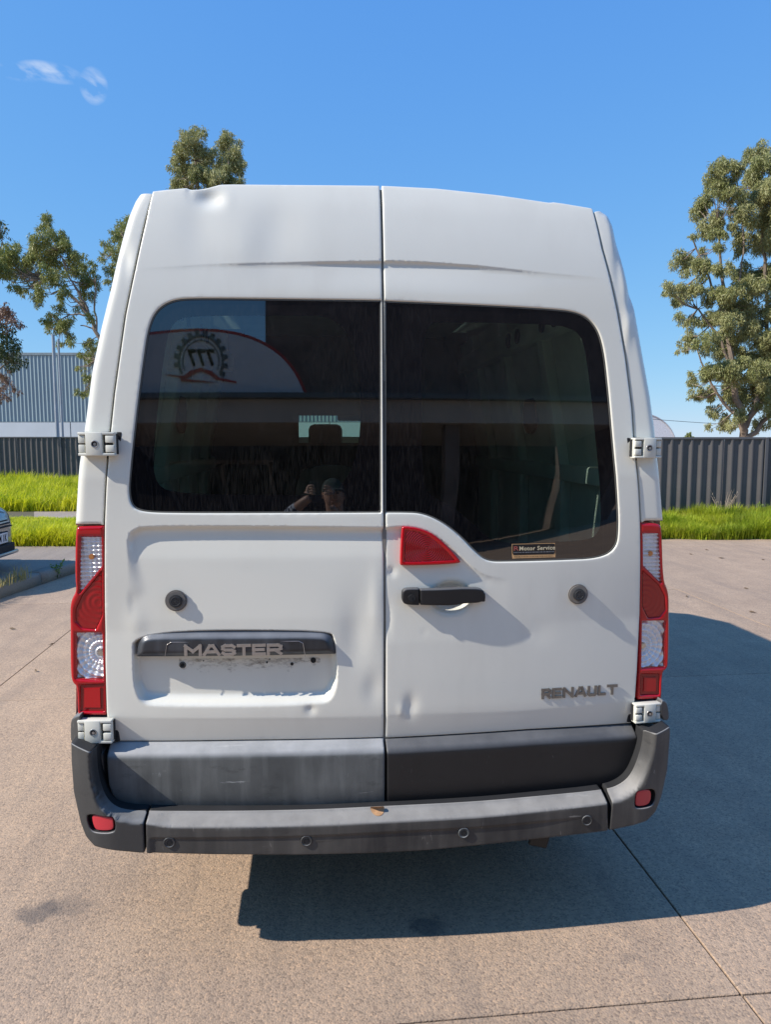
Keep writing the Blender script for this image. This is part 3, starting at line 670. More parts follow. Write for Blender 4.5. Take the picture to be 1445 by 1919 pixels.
# stroke-built wide badge letters
GL = {'M': [[(0,0),(0,1),(.5,.35),(1,1),(1,0)]], 'A': [[(0,0),(.38,1),(.62,1),(1,0)],[(.2,.3),(.8,.3)]], 'S': [[(1,.85),(.8,1),(.2,1),(0,.85),(0,.65),(.2,.52),(.8,.48),(1,.35),(1,.15),(.8,0),(.2,0),(0,.15)]],
      'T': [[(0,1),(1,1)],[(.5,1),(.5,0)]], 'E': [[(1,1),(0,1),(0,0),(1,0)],[(0,.5),(.9,.5)]], 'R': [[(0,0),(0,1),(.8,1),(1,.85),(1,.6),(.8,.45),(0,.45)],[(.55,.45),(1,0)]],
      'N': [[(0,0),(0,1),(1,0),(1,1)]], 'U': [[(0,1),(0,.15),(.18,0),(.82,0),(1,.15),(1,1)]], 'L': [[(0,1),(0,0),(1,0)]]}
def badge(name, word, pl, pr, hpx, yf, off, depth, mat, door, wid, stroke=0.2, shear=0.12, gapf=0.28):
    a = surf(*pl, yf); b = surf(*pr, yf); W = b.x - a.x; h = hpx / 1340 * (a.y + 2.32); n = len(word); ws = [wid.get(ch, 1.0) for ch in word]
    cell = W / (sum(ws) + gapf * (n - 1)); m_ = MB(); x = a.x; st = stroke * h; sl = (b.z - a.z) / W
    for ch, w_ in zip(word, ws):
        m_ = MB(); cw = cell * w_
        for k, pl_ in enumerate(GL[ch]):
            P = [(x + st / 2 + p[0] * (cw - st) + shear * h * p[1], a.z - h / 2 + st / 2 + p[1] * (h - st)) for p in pl_]
            for j, (p, q) in enumerate(zip(P[:-1], P[1:])):
                dx, dz = q[0] - p[0], q[1] - p[1]; L = math.hypot(dx, dz); ux, uz = dx / L * st / 2, dz / L * st / 2
                y0 = float(yf((p[0] + q[0]) / 2, (p[1] + q[1]) / 2)) + off; oo = 0.00025 * (j % 3) + 0.0001 * k
                m_.prism([(p[0] - ux - uz, p[1] - uz + ux + sl * (p[0] - a.x)), (p[0] - ux + uz, p[1] - uz - ux + sl * (p[0] - a.x)), (q[0] + ux + uz, q[1] + uz - ux + sl * (q[0] - a.x)), (q[0] + ux - uz, q[1] + uz + ux + sl * (q[0] - a.x))], y0 - depth - oo, y0)
        x += cw + cell * gapf; D_(m_.build(name, mat), door)
# ---- plate light bar with badge
GARN = chaikin(UPS([(255,1232,1),(256,1206),(264,1190),(290,1184.5),(430,1184),(594,1183),(617,1188),(627,1204),(629.5,1227,1)], off=-0.004), 2)
def garn_y(x, z):
    P = np.stack([np.ravel(x), np.ravel(z)], 1); d = sdist(P, GARN); y = F0(P[:, 0], P[:, 1]) + 0.004 - 0.020 * ss(0, 0.022, P[:, 1] * 0 + d) ; return y.reshape(np.shape(x))
def garn_flat(x, z): return F0(x, z) - 0.014
D_(shell('plate_light_bar', GARN, garn_y, 0.006, 0.03, 0.003, MAT['gloss_black']), doorL)
pan = [UP(*p) for p in [(310,1229),(314,1206),(322,1201),(560,1199),(568,1203),(572,1228)]]
pr_ = MB()
for p, q in zip(pan[:-1], pan[1:]): pr_.tube([(p[0], float(garn_flat(*p)) - 0.0025, p[1]), (q[0], float(garn_flat(*q)) - 0.0025, q[1])], 0.0009, 5)
D_(pr_.build('trim_line', MAT['badge_grey']), doorL)
badge('badge_letter', 'MASTER', (345,1218), (529,1216), 22, garn_flat, -0.002, 0.003, MAT['badge_grey'], doorL, {'M': 1.35, 'A': 1.35, 'S': 1.1, 'T': 1.1, 'E': 1.05, 'R': 1.2}, 0.26, 0.0, 0.08)
badge('badge_letter', 'RENAULT', (1015,1300), (1157,1291), 21, door_right_y, 0.0, 0.0035, MAT['badge_dark'], doorR, {'A': 1.25, 'L': 0.85, 'T': 1.15, 'N': 1.15}, 0.25, 0.0, 0.14)
# plate recess: screw holes and lamp opening, grime left by the plate
hb = MB(); bk = lambda px, py: Vector((UP(px, py, door_left_y)[0], float(door_left_y(*UP(px, py, door_left_y))) - 0.0015, UP(px, py, door_left_y)[1]))
for (px, py, r_) in ((342,1246,0.006),(381,1238,0.002),(500,1241,0.003),(505,1235,0.002),(547,1244,0.005),(587,1237,0.009)): hb.cyl(bk(px, py), r_, 0.004, 'y', 16)
for o in hb.build_split('screw_hole', MAT['dark']): D_(o, doorL)
rb = MB(); rb.ring(bk(342, 1246), 0.009, 0.002); D_(rb.build('screw_grommet', MAT['seal'], smooth=True), doorL)
# ---- handle
hy = lambda x, z: F0(x, z) - 0.034
hp0 = surf(754, 1120, hy); hp1 = surf(911, 1117, hy); hc = (hp0 + hp1) / 2; Lh = hp1.x - hp0.x
def handle_y(x, z): u = (np.asarray(x) - hc.x) / (Lh / 2); return F0(x, z) - 0.031 + 0.008 * u * u
HO = chaikin(UPS([(788.5,1106,1),(850,1104),(866,1103),(908,1104),(911,1118),(908,1131),(870,1132),(850,1136),(788.5,1135,1)], off=-0.034), 2)
HK = chaikin(UPS([(755,1112),(760,1105),(787,1105,1),(787,1136,1),(762,1135),(755,1130)], off=-0.034), 2)
D_(shell('door_handle', HO, handle_y, 0.006, 0.022, 0.005, MAT['clad_dark']), doorR)
D_(shell('lock_housing', HK, lambda x, z: F0(x, z) - 0.024, 0.006, 0.03, 0.004, MAT['clad_dark']), doorR)
kb = MB(); kc = surf(772, 1121, off=-0.029); kb.cyl(kc, 0.0125, 0.006, 'y', 24, bev=0.001); kb.box(kc + Vector((0, -0.003, 0)), (0.002, 0.002, 0.009)); D_(kb.build('key_cylinder', MAT['dark'], smooth=True), doorR)
pb = MB(); pb.box(surf(900, 1118, off=-0.008), (0.03, 0.03, 0.03), 0.004); D_(pb.build('handle_foot', MAT['clad_dark']), doorR)
# ---- high brake lamp (triangle)
TRI = chaikin(UPS([(753,990),(756,986),(790,990),(822,1006),(864,1050),(863,1057),(752,1061),(750,1057)], off=-0.012), 2)
def tri_y(x, z):
    P = np.stack([np.ravel(x), np.ravel(z)], 1); d = sdist(P, TRI); return (F0(P[:, 0], P[:, 1]) - 0.012 + 0.003 * ss(0.010, 0.013, d)).reshape(np.shape(x))
lamp_body = D_(shell('brake_lamp', TRI, tri_y, 0.004, 0.02, 0.004, MAT['red']), doorR)
TR2 = inset(TRI, 0.014); D_(shell('brake_lamp_core', TR2, lambda x, z: F0(x, z) - 0.0105 + 0.0008 * np.sin(np.hypot(np.asarray(x) - surf(800,1028).x, np.asarray(z) - surf(800,1028).z) * 900), 0.002, 0.0, 0.0, MAT['red_dark'], bstep=0.004), doorR)
# ---- sticker on the glass
def SY(o_): return lambda x, z: F0(x, z) + 0.0072 - o_
sticker_mat = simple('sticker_black', (0.012, 0.011, 0.012), 0.4); gold = simple('sticker_gold', (0.62, 0.36, 0.16), 0.5); cream = simple('sticker_cream', (0.68, 0.58, 0.38), 0.5)
st = [(960.5,1020),(1042,1018),(1043,1045),(961,1047.5)]
def decal(name, px, o_, mat): return D_(shell(name, np.array([p[:2] for p in UPS(px)]), SY(o_), 0.03, 0.0, 0.0, mat, bstep=0.01), doorR)
decal('window_sticker', st, 0.0004, gold); decal('sticker_field', [(961.8,1021),(1041.5,1019),(1042,1039),(962,1041)], 0.0008, sticker_mat)
surf_text('sticker_lettering', 'Motor Service', (974,1028), (1041,1026), 8.2, SY(0.0012), 0.0, 0.0002, cream, doorR, bold=0.02)
surf_text('sticker_initials', 'R', (963.5,1028), (973,1027.6), 8.5, SY(0.0012), 0.0, 0.0002, simple('sticker_red', (0.40, 0.10, 0.08), 0.5), doorR, bold=0.01)
fb = MB()
for (ya, col) in ((1035.5, 0),):
    x = 964.0
    while x < 1039:
        w_ = random.uniform(0.9, 2.2); p = surf(x, ya - (x - 964) * 0.022, SY(0.0012)); fb.box(p, (w_ / 560, 0.0002, 0.0024)); x += w_ + random.uniform(0.7, 1.6)
D_(fb.build('sticker_small_print', simple('sticker_grey', (0.25, 0.26, 0.28), 0.5)), doorR)
fb = MB(); x = 966.0
while x < 1037:
    w_ = random.uniform(0.9, 2.4); p = surf(x, 1043.6 - (x - 964) * 0.022, SY(0.0012)); fb.box(p, (w_ / 560, 0.0002, 0.0022)); x += w_ + random.uniform(0.6, 1.5)
D_(fb.build('sticker_small_print', sticker_mat), doorR)
# ---- tail lamps
def tail(outline, clear_up, red_mid, rev, low_in, side, ctr_r, ctr_rev, label):
    off = 0.001
    O = chaikin(UPS(outline, off=off), 2)
    def ly(x, z):
        P = np.stack([np.ravel(x), np.ravel(z)], 1); 
        return (F0(P[:, 0], P[:, 1]) + off).reshape(np.shape(x))
    U = chaikin(UPS(clear_up, off=off), 1); V_ = chaikin(UPS(rev, off=off), 1); Rm = chaikin(UPS(red_mid, off=off), 1); Lo = chaikin(UPS(low_in, off=off), 1)
    base = P_(shell('tail_lamp', O, ly, 0.006, 0.075, 0.010, MAT['red'], holes=[U, V_, Rm, Lo])); base['label'] = label
    def ch(o): o.parent = base; return o
    cu0 = UP(*ctr_r, off=off); cv0 = UP(*ctr_rev, off=off)
    # reflectors (ribbed) behind clear covers
    def rib(x, z): x = np.asarray(x); z = np.asarray(z); return F0(x, z) + off + 0.014 + 0.005 * np.sin(z * 2 * math.pi / 0.014) + 0.0012 * np.sin(x * 2 * math.pi / 0.016)
    def rings(x, z):
        r_ = np.hypot(np.asarray(x) - cv0[0], np.asarray(z) - cv0[1]); a = np.arctan2(np.asarray(z) - cv0[1], np.asarray(x) - cv0[0])
        return F0(x, z) + off + 0.016 + 0.005 * np.sin(r_ * 2 * math.pi / 0.021) + 0.0015 * np.sin(a * 22) * np.clip(r_ / 0.03, 0, 1)
    def dark_rings(x, z): r_ = np.hypot(np.asarray(x) - cu0[0], np.asarray(z) - cu0[1]); return F0(x, z) + off + 0.004 + 0.0005 * np.sin(r_ * 2 * math.pi / 0.018)
    ch(shell('indicator_reflector', U, rib, 0.0024, 0.0, 0.0, MAT['silver'], bstep=0.003)); ch(shell('indicator_cover', U, gy(off + 0.001), 0.02, 0.0, 0.0, MAT['lenscover'], bstep=0.006))
    ch(shell('reversing_reflector', V_, rings, 0.0022, 0.0, 0.0, MAT['silver'], bstep=0.003)); ch(shell('reversing_cover', V_, gy(off + 0.001), 0.02, 0.0, 0.0, MAT['lenscover'], bstep=0.006))
    ch(shell('stop_lens', Rm, dark_rings, 0.0035, 0.0, 0.0, lens('stop_lens_red', (0.34, 0.004, 0.008)), bstep=0.004))
    ch(shell('fog_lens', Lo, gy(off + 0.006), 0.01, 0.0, 0.0, MAT['red_dark'], bstep=0.005))
    li = inset(Lo, 0.012); ch(shell('fog_lens_inner', li, gy(off + 0.003), 0.01, 0.004, 0.0, MAT['red'], bstep=0.005))
    for (q, r_, mt) in ((cu0, 0.0, None),):
        pass
    b_ = MB(); ip = UP((clear_up[0][0] + clear_up[1][0]) / 2, clear_up[0][1] + 38, off=off); b_.cyl((ip[0], float(F0(*ip)) + off + 0.010, ip[1]), 0.009, 0.006, 'y', 20, bev=0.002); ch(b_.build('indicator_bulb', MAT['amber'], smooth=True))
    b_ = MB(); b_.cyl((cv0[0], float(F0(*cv0)) + off + 0.010, cv0[1]), 0.010, 0.008, 'y', 20, bev=0.002); ch(b_.build('reversing_bulb', MAT['chrome_dirty'], smooth=True))
    return base
tl = tail([(143,986),(194,985,1),(195,1100),(195.5,1200),(198,1341,1),(144.5,1341,1),(143,1287),(134,1281),(130,1262),(129,1150),(131,1126),(142,1106),(139,1090),(139,1030),(140.5,995)],
     [(150,1006,1),(188,1006,1),(189,1062,1),(147.5,1112,1)], [(189,1072,1),(189.5,1180),(142,1176),(141,1132)], [(141.5,1187,1),(189.5,1187,1),(192,1275,1),(142,1272,1)], [(150,1285,1),(193,1283,1),(194,1333,1),(150,1333,1)], -1, (183,1130), (187,1225), 'left tail lamp, lit by the sun')
tr = tail([(1200.5,980,1),(1240.5,980),(1242.5,999),(1245,1088),(1255.5,1108),(1256.5,1150),(1255,1245),(1251,1255),(1243,1260),(1241.5,1310,1),(1196,1312,1),(1200,1230),(1201.5,1135)],
     [(1207,1000,1),(1237,1000,1),(1241,1093,1),(1208,1060,1)], [(1206,1070,1),(1246,1106),(1248,1155),(1206,1158)], [(1206,1165,1),(1248,1164,1),(1247,1250,1),(1204.5,1252,1)], [(1203,1264,1),(1237,1264,1),(1236,1302,1),(1202,1302,1)], 1, (1210,1125), (1207,1212), 'right tail lamp, on the shaded side')
# ---- bumper
def wrap(x): ax = np.abs(np.asarray(x)); return 0.045 * ax ** 2 + 2.2 * np.clip(ax - 0.86, 0, 1) ** 2
by_edge = lambda x, z: wrap(x) - 0.050

BIN = UPS([(181,1398),(181.5,1410),(182,1433),(187,1463),(198,1493),(215,1510),(237,1517),(270,1519),(450,1519),(600,1516),(718,1510),(900,1501),(1010,1491),(1137,1479),(1163,1469),(1181,1453),(1194,1425),(1203,1394),(1206,1368)], by_edge)
bin_line = resample(chaikin(BIN, 2, closed=False), 0.01, closed=False)

GRV_T, GRV_B = 0.0, 0.0
def bump_y(x, z):
    P = np.stack([np.ravel(x), np.ravel(z)], 1); d = seg_dist(P, bin_line, closed=False)
    w_ = np.interp(P[:, 0], [-0.95, -0.80, -0.70, 0.3, 0.8], [0.008, 0.012, 0.030, 0.032, 0.026]); y = wrap(P[:, 0]) - 0.105 + 0.050 * (1 - ss(0, 1, d / w_))
    # long pressed-in panel with the sensors
    dd = below(bin_line, P); c = ss(0.060, 0.068, dd) * ss(-0.765, -0.750, P[:, 0]) * (1 - ss(0.45, 0.75, P[:, 0]))
    y += 0.005 * c + 0.03 * np.clip((dd - 0.15) / 0.08, 0, 1) ** 2 * (np.abs(P[:, 0]) < 0.74)
    return y.reshape(np.shape(x))
outL = [(132,1393),(133,1430),(137,1484),(150,1542),(160,1568),(176,1586),(220,1595),(268,1599.5)]
outR = [(1142,1556.5),(1188,1547),(1214,1538),(1230,1521),(1241,1492),(1252,1441),(1257,1376),(1256.5,1362)]
by_face = lambda x, z: wrap(x) - 0.105
jl0 = UP(269.5, 1519, off=-0.02); jr0 = UP(1144, 1478, off=-0.02)
bl = np.array(UPS([(272,1600),(400,1603.5),(560,1604),(700,1601),(800,1595.5),(1000,1575),(1140,1557)], by_face)); 
xl = UP(271, 1560, by_face)[0]; xr = UP(1143, 1520, by_face)[0]
mid = bin_line[(bin_line[:, 0] > xl + 0.002) & (bin_line[:, 0] < xr - 0.002)]; lft = bin_line[bin_line[:, 0] <= xl - 0.004]; rgt = bin_line[bin_line[:, 0] >= xr + 0.004]
lft = np.vstack([lft, [[xl - 0.004, np.interp(xl, bin_line[:, 0], bin_line[:, 1])]]])
bl[0, 0] = xl + 0.002; bl[-1, 0] = xr - 0.002
bumper = P_(shell('rear_bumper', np.vstack([mid, bl[::-1]]), bump_y, 0.010, 0.055, 0.004, MAT['bumper'], wall_mat=MAT['dark'], refine=[(np.stack([bin_line[:, 0], bin_line[:, 1] - 0.064], 1), (-0.008, -0.004, 0, 0.004, 0.008)), (np.stack([bin_line[:, 0], bin_line[:, 1] - 0.02], 1), (-0.01, -0.005, 0, 0.005, 0.01))]))  # edge walls coloured black: the gap's shade painted onto the ledge
oL = np.array(UPS(outL, by_face)); oR = np.array(UPS(outR, by_face)); oL[-1, 0] = xl - 0.004; oR[0, 0] = xr + 0.003
tlc = np.array(UPS([(189,1393.5,1)], off=-0.02))
REF_L = chaikin(UPS([(161,1532),(168,1525),(205,1528),(213,1532),(216,1552),(212,1561),(180,1561),(168,1556)], bump_y), 1); REF_R = chaikin(UPS([(1192,1488),(1198,1482),(1222,1478),(1230,1484),(1228,1505),(1218,1513),(1196,1516),(1190,1512)], bump_y), 1)
cl_ = P_(shell('bumper_corner', np.vstack([oL, lft[::-1]]), bump_y, 0.009, 0.055, 0.004, MAT['corner'], wall_mat=MAT['dark'], holes=[REF_L]))  # black edge walls on both corners too, painted as gap shade
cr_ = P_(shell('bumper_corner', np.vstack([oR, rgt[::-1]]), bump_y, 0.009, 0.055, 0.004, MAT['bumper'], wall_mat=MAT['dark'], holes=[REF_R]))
for (rf, c_, s) in ((REF_L, cl_, -1), (REF_R, cr_, 1)):
    o = shell('reflector_pocket', rf, lambda x, z: bump_y(x, z) + 0.020, 0.01, 0.0, 0.0, MAT['dark'], bstep=0.006); o.parent = c_
    q = inset(rf, 0.004); q = q.copy(); cx = q[:, 0].mean(); q[:, 0] = cx + (q[:, 0] - cx) * 0.84 + (-s) * 0.004
    o = shell('bumper_reflector', q, lambda x, z: bump_y(x, z) + 0.008, 0.01, 0.012, 0.003, MAT['red_refl'], bstep=0.006); o.parent = c_
for (px, py) in ((317,1578),(574,1575),(869,1560),(1100,1537)):
    x, z = UP(px, py, bump_y); yb = float(bump_y(x, z)); m_ = MB(); m_.cyl((x, yb + 0.001, z), 0.0195, 0.008, 'y', 28, bev=0.002); m_.ring((x, yb - 0.003, z), 0.0160, 0.0022)
    o = m_.build('parking_sensor', MAT['clad_faded' if px == 869 else 'corner'], smooth=True); o.parent = bumper
    k_ = MB(); k_.ring((x, yb - 0.0035, z), 0.0085, 0.0012); k_.cyl((x, yb - 0.003, z), 0.0075, 0.003, 'y', 20, bev=0.001); o = k_.build('sensor_eye', MAT['dark'], smooth=True); o.parent = bumper
# chip of bare plastic on the bumper edge
cp = np.array(UPS([(694,1516),(700,1511.5),(716,1511),(722,1517),(719,1525),(706,1527),(696,1524)], lambda x, z: wrap(x) - 0.075)); o = shell('bare_chip', chaikin(cp.tolist(), 1), lambda x, z: bump_y(x, z) - 0.004, 0.006, 0.0, 0.0, MAT['orange'], bstep=0.006); o.parent = bumper
# body-side plastic above the bumper corners
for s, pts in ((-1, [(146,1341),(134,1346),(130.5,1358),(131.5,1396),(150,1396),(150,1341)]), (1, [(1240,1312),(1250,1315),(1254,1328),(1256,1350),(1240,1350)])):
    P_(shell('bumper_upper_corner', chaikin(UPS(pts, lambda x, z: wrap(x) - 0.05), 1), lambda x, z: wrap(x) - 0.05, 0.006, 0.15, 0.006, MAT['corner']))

for s in (-1, 1):      # bumper ends to the wheel arches, plus unseen lip added for its shadow
    P_(MB().box((s * 0.960, 0.32, 0.555), (0.07, 0.56, 0.29), 0.02).box((s * 0.945, 0.135, 0.45), (0.07, 0.23, 0.15), 0.03).build('bumper_side_shadow_lip', MAT['corner'], smooth=True))

# grime left where the number plate was
gm_ = NT('plate_grime'); gn_ = gm_.noise(38, 8, gm_.pos((1, 1, 2.2)), rough=0.75); gz_ = gm_.n('ShaderNodeNewGeometry'); gs_ = gm_.n('ShaderNodeSeparateXYZ', {0: gz_.outputs['Position']})
za_, zb_ = UP(450, 1233, door_left_y)[1], UP(450, 1272, door_left_y)[1]
fa_ = gm_.n('ShaderNodeMapRange', {0: gs_.outputs[2], 1: za_, 2: zb_, 3: 0.16, 4: -0.10}).outputs[0]
ma_ = gm_.ramp(gm_.math('ADD', gn_, fa_), [(0.56, grey(0)), (0.80, grey(0.6))])
gt_ = gm_.n('ShaderNodeBsdfTransparent'); gx_ = gm_.n('ShaderNodeMixShader', {0: ma_}); gm_.set(Base_Color=(0.20, 0.155, 0.115), Roughness=0.9)
gm_.t.links.new(gt_.outputs[0], gx_.inputs[1]); gm_.t.links.new(gm_.b.outputs[0], gx_.inputs[2]); gm_.t.links.new(gx_.outputs[0], gm_.o.inputs[0])
D_(shell('plate_grime', np.array([p[:2] for p in UPS([(335,1234),(600,1232),(600,1274),(335,1276)], door_left_y)]), lambda x, z: door_left_y(x, z) - 0.0008, 0.012, 0.0, 0.0, gm_.m), doorL)
# ================================================================== GROUND
def concrete(name, c1, c2, c3, speck=1.0):
    M = NT(name); g = M.n('ShaderNodeNewGeometry'); P = g.outputs['Position']
    vo = M.n('ShaderNodeTexVoronoi', {'Scale': 150.0}); M.t.links.new(P, vo.inputs['Vector'])
    vc = M.n('ShaderNodeSeparateColor'); M.t.links.new(vo.outputs['Color'], vc.inputs[0])
    def N(s, d=4, r=0.6, vec=None): n = M.n('ShaderNodeTexNoise', {'Scale': s, 'Detail': d, 'Roughness': r}); M.t.links.new(vec or P, n.inputs['Vector']); return n.outputs[0]
    big = N(0.35, 5); mid = N(2.6, 6); fine = N(45, 5, 0.7); fn2 = N(230, 3, 0.7)
    col = M.mix(M.ramp(mid, [(0.35, grey(0)), (0.68, grey(1))]), c1, c2)
    col = M.mix(M.math('MULTIPLY', M.ramp(big, [(0.35, grey(0)), (0.65, grey(1))]), 0.5), col, c3)
    stone = M.ramp(vc.outputs[0], [(0.0, (0.40, 0.40, 0.42)), (0.15, (0.55, 0.54, 0.54)), (0.20, (0.86, 0.85, 0.84)), (0.6, (1.0, 1.0, 1.0)), (0.86, (1.12, 1.08, 1.0)), (0.93, (1.35, 1.25, 1.12))])
    col = M.mix(0.62 * speck, col, M.mix(1.0, col, stone, 'MULTIPLY'))
    col = M.mix(M.math('MULTIPLY', M.ramp(fine, [(0.42, grey(1)), (0.52, grey(0))]), 0.28), col, (0.16, 0.13, 0.10))
    col = M.mix(M.math('MULTIPLY', M.ramp(fn2, [(0.60, grey(0)), (0.72, grey(1))]), 0.3 * speck), col, (0.60, 0.50, 0.42))
    # dried oil spots and faint tyre sweep
    mp = lambda loc, sc_: (lambda v: M.n('ShaderNodeVectorMath', {0: v}, operation='LENGTH').outputs['Value'])(M.n('ShaderNodeVectorMath', {0: M.n('ShaderNodeVectorMath', {0: P, 1: tuple(-a for a in loc)}, operation='ADD').outputs[0], 1: sc_}, operation='MULTIPLY').outputs[0])
    for loc, sc_, a in (((-1.25, 0.275, 0), (10, 13, 1), 0.55), ((0.155, 0.055, 0), (13, 13, 1), 0.55), ((0.80, -0.17, 0), (22, 26, 1), 0.25), ((-1.16, 0.30, 0), (8, 12, 1), 0.3)):
        d = M.math('ADD', mp(loc, sc_), M.math('MULTIPLY', M.math('SUBTRACT', N(14, 4), 0.5), 1.6))
        col = M.mix(M.math('MULTIPLY', M.ramp(d, [(0.5, grey(1)), (0.95, grey(0))]), a), col, (0.055, 0.055, 0.06))
    sw = N(1.3, 4, 0.6, M.n('ShaderNodeVectorMath', {0: P, 1: (5.0, 0.5, 1)}, operation='MULTIPLY').outputs[0])
    col = M.mix(M.math('MULTIPLY', M.ramp(sw, [(0.5, grey(0)), (0.68, grey(1))]), 0.26), col, (0.16, 0.13, 0.11))
    oi = M.n('ShaderNodeObjectInfo'); tone = M.ramp(oi.outputs['Random'], [(0.0, grey(0.90)), (1.0, grey(1.06))]); col = M.mix(1.0, col, tone, 'MULTIPLY')
    M.set(Base_Color=col, Roughness=0.88)
    h = M.math('ADD', M.math('MULTIPLY', M.math('SUBTRACT', 0.5, vo.outputs['Distance']), 0.7), M.math('MULTIPLY', fine, 0.8)); M.bump(h, 0.42, 0.005)
    return M.m
MAT['slab'] = concrete('exposed_aggregate', (0.375, 0.268, 0.188), (0.465, 0.335, 0.232), (0.295, 0.215, 0.156))
MAT['kerb'] = concrete('old_kerb_concrete', (0.24, 0.22, 0.19), (0.30, 0.275, 0.235), (0.16, 0.15, 0.13), 0.5)
MAT['pad'] = concrete('pad_concrete', (0.36, 0.29, 0.235), (0.33, 0.27, 0.22), (0.24, 0.21, 0.18), 0.5)
gm = mesh_np('ground', [(-700, -700, -0.03), (700, -700, -0.03), (700, 700, -0.03), (-700, 700, -0.03)], [(0, 1, 2, 3)])
ground = tag(link('ground', gm, MAT['slab']), kind='structure')
pave = empty('pavement', (0, 0, 0)); tag(pave, kind='structure')
XJ = [-12.9, -9.4, -5.9, -2.43, 1.08, 3.97, 7.2, 10.4, 13.6]; YJ = [-12.5, -9.2, -6.2, -3.3, -0.36, 2.53, 5.45, 8.6, 11.6]
for i in range(len(XJ) - 1):
    for j in range(len(YJ) - 1):
        x0, x1, y0, y1 = XJ[i] + .0035, XJ[i + 1] - .0035, YJ[j] + .0035, YJ[j + 1] - .0035
        b = MB(); zj = rng.uniform(-0.0012, 0.0012); b.box(((x0 + x1) / 2, (y0 + y1) / 2, -0.014 + zj), (x1 - x0, y1 - y0, 0.028), 0.0025, seg=1); o = b.build('slab', MAT['slab'], pave)
far = mesh_np('forecourt', [(-60, 11.61, -0.004), (60, 11.61, -0.004), (60, 60, -0.004), (-60, 60, -0.004)], [(0, 1, 2, 3)])
tag(link('forecourt', far, MAT['slab']), kind='structure')

# ------------------------------------------------ raised pad with kerb at the left
GP = lambda px, py, z=0.0: (lambda d: CAMLOC + d * ((z - CAMLOC.z) / d.z))(ray(px, py))
k0 = GP(0, 1122); k1 = GP(137, 1075); KH = 0.14
kd = (k1 - k0).normalized(); kn = Vector((-kd.y, kd.x, 0))        # towards the pad (left)
a0 = k0 - kd * 1.6; LEN = 6.8
kerb = empty('concrete_kerb', a0, label='old chipped concrete kerb edging the raised parking pad left of the van', cat='kerb')
def kerb_seg(s0, s1):
    L = s1 - s0; N = 14; prof = [(0, -0.02), (0, 0.10), (-0.012, 0.128), (-0.035, 0.14), (-0.17, 0.143), (-0.17, -0.02)]; V = []; F = []
    r_ = random.Random(int(s0 * 10))
    for i in range(N + 1):
        s = s0 + 0.004 + (L - 0.008) * i / N
        for j, (o, z) in enumerate(prof):
            w = r_.uniform(-0.006, 0.006) if 0 < j < 4 else 0
            q = kd * s + kn * (-o + w) ; V.append((q.x, q.y, z + w * 0.7))
    m = len(prof)
    for i in range(N):
        for j in range(m): F.append((i * m + j, i * m + (j + 1) % m, (i + 1) * m + (j + 1) % m, (i + 1) * m + j))
    me = mesh_np('kerb_stone', V, F); bm = bmesh.new(); bm.from_mesh(me); bmesh.ops.contextual_create
    bm.verts.ensure_lookup_table(); bm.faces.new([bm.verts[j] for j in range(m)]); bm.faces.new([bm.verts[N * m + j] for j in range(m)][::-1]); bmesh.ops.recalc_face_normals(bm, faces=bm.faces[:]); bm.to_mesh(me); bm.free()
    link('kerb_stone', me, MAT['kerb'], kerb)
js = (GP(62, 1095) - a0).dot(kd)
cuts = [js - 2.4, js, js + 2.4, js + 4.2]
cuts = [0.0] + [c for c in cuts if 0.3 < c < LEN - 0.2] + [LEN]
for c0, c1 in zip(cuts[:-1], cuts[1:]): kerb_seg(c0, c1)
b0 = a0 + kn * 0.165; b1 = a0 + kd * LEN + kn * 0.165
pv = [(b0.x, b0.y, 0.136), (b1.x, b1.y, 0.136), (-3.2, b1.y + 0.05, 0.136), (-3.2, 24, 0.10), (-40, 24, 0.10), (-40, b0.y, 0.136)]
b = bmesh.new(); vs = [b.verts.new(v) for v in pv]; b.faces.new(vs[::-1]); bmesh.ops.recalc_face_normals(b, faces=b.faces[:]); me = bpy.data.meshes.new('parking_pad'); b.to_mesh(me); b.free()
tag(link('parking_pad', me, MAT['pad']), kind='structure')
rk = MB(); e0 = a0 + kd * LEN + kn * 0.02; rk.box((e0.x + 0.5, e0.y + 0.06, 0.05), (1.4, 0.16, 0.18), 0.01); tag(rk.build('verge_edging', MAT['kerb']), kind='structure')

# ------------------------------------------------ grass
def grassmat(name, a, b_, c):
    M = NT(name); n1 = M.noise(1.6, 4); n2 = M.noise(26, 3); n0 = M.noise(1.1, 6)
    a = M.mix(M.ramp(n0, [(0.50, grey(0)), (0.62, grey(1))]), a, tuple(x * k for x, k in zip(a, (0.40, 0.50, 0.6)))); b_ = M.mix(M.ramp(M.noise(4.5, 3), [(0.55, grey(0)), (0.68, grey(1))]), b_, c)
    col = M.mix(M.ramp(n1, [(0.35, grey(0)), (0.65, grey(1))]), a, b_); col = M.mix(M.math('MULTIPLY', M.ramp(n2, [(0.55, grey(0)), (0.7, grey(1))]), 0.55), col, c)
    M.set(Base_Color=col, Roughness=0.55, Specular_IOR_Level=0.3)
    tl_ = M.n('ShaderNodeBsdfTranslucent', {0: col}); mx_ = M.n('ShaderNodeMixShader', {0: 0.45}); M.t.links.new(M.b.outputs[0], mx_.inputs[1]); M.t.links.new(tl_.outputs[0], mx_.inputs[2]); M.t.links.new(mx_.outputs[0], M.o.inputs[0]); return M.m
MAT['grassL'] = grassmat('lush_grass', (0.48, 0.56, 0.020), (0.64, 0.64, 0.025), (0.62, 0.54, 0.09))
MAT['grassR'] = grassmat('verge_grass', (0.33, 0.43, 0.025), (0.46, 0.50, 0.030), (0.50, 0.44, 0.09))
MAT['soil'] = simple('soil', (0.10, 0.085, 0.05), 0.95)
import mathutils.noise as mn
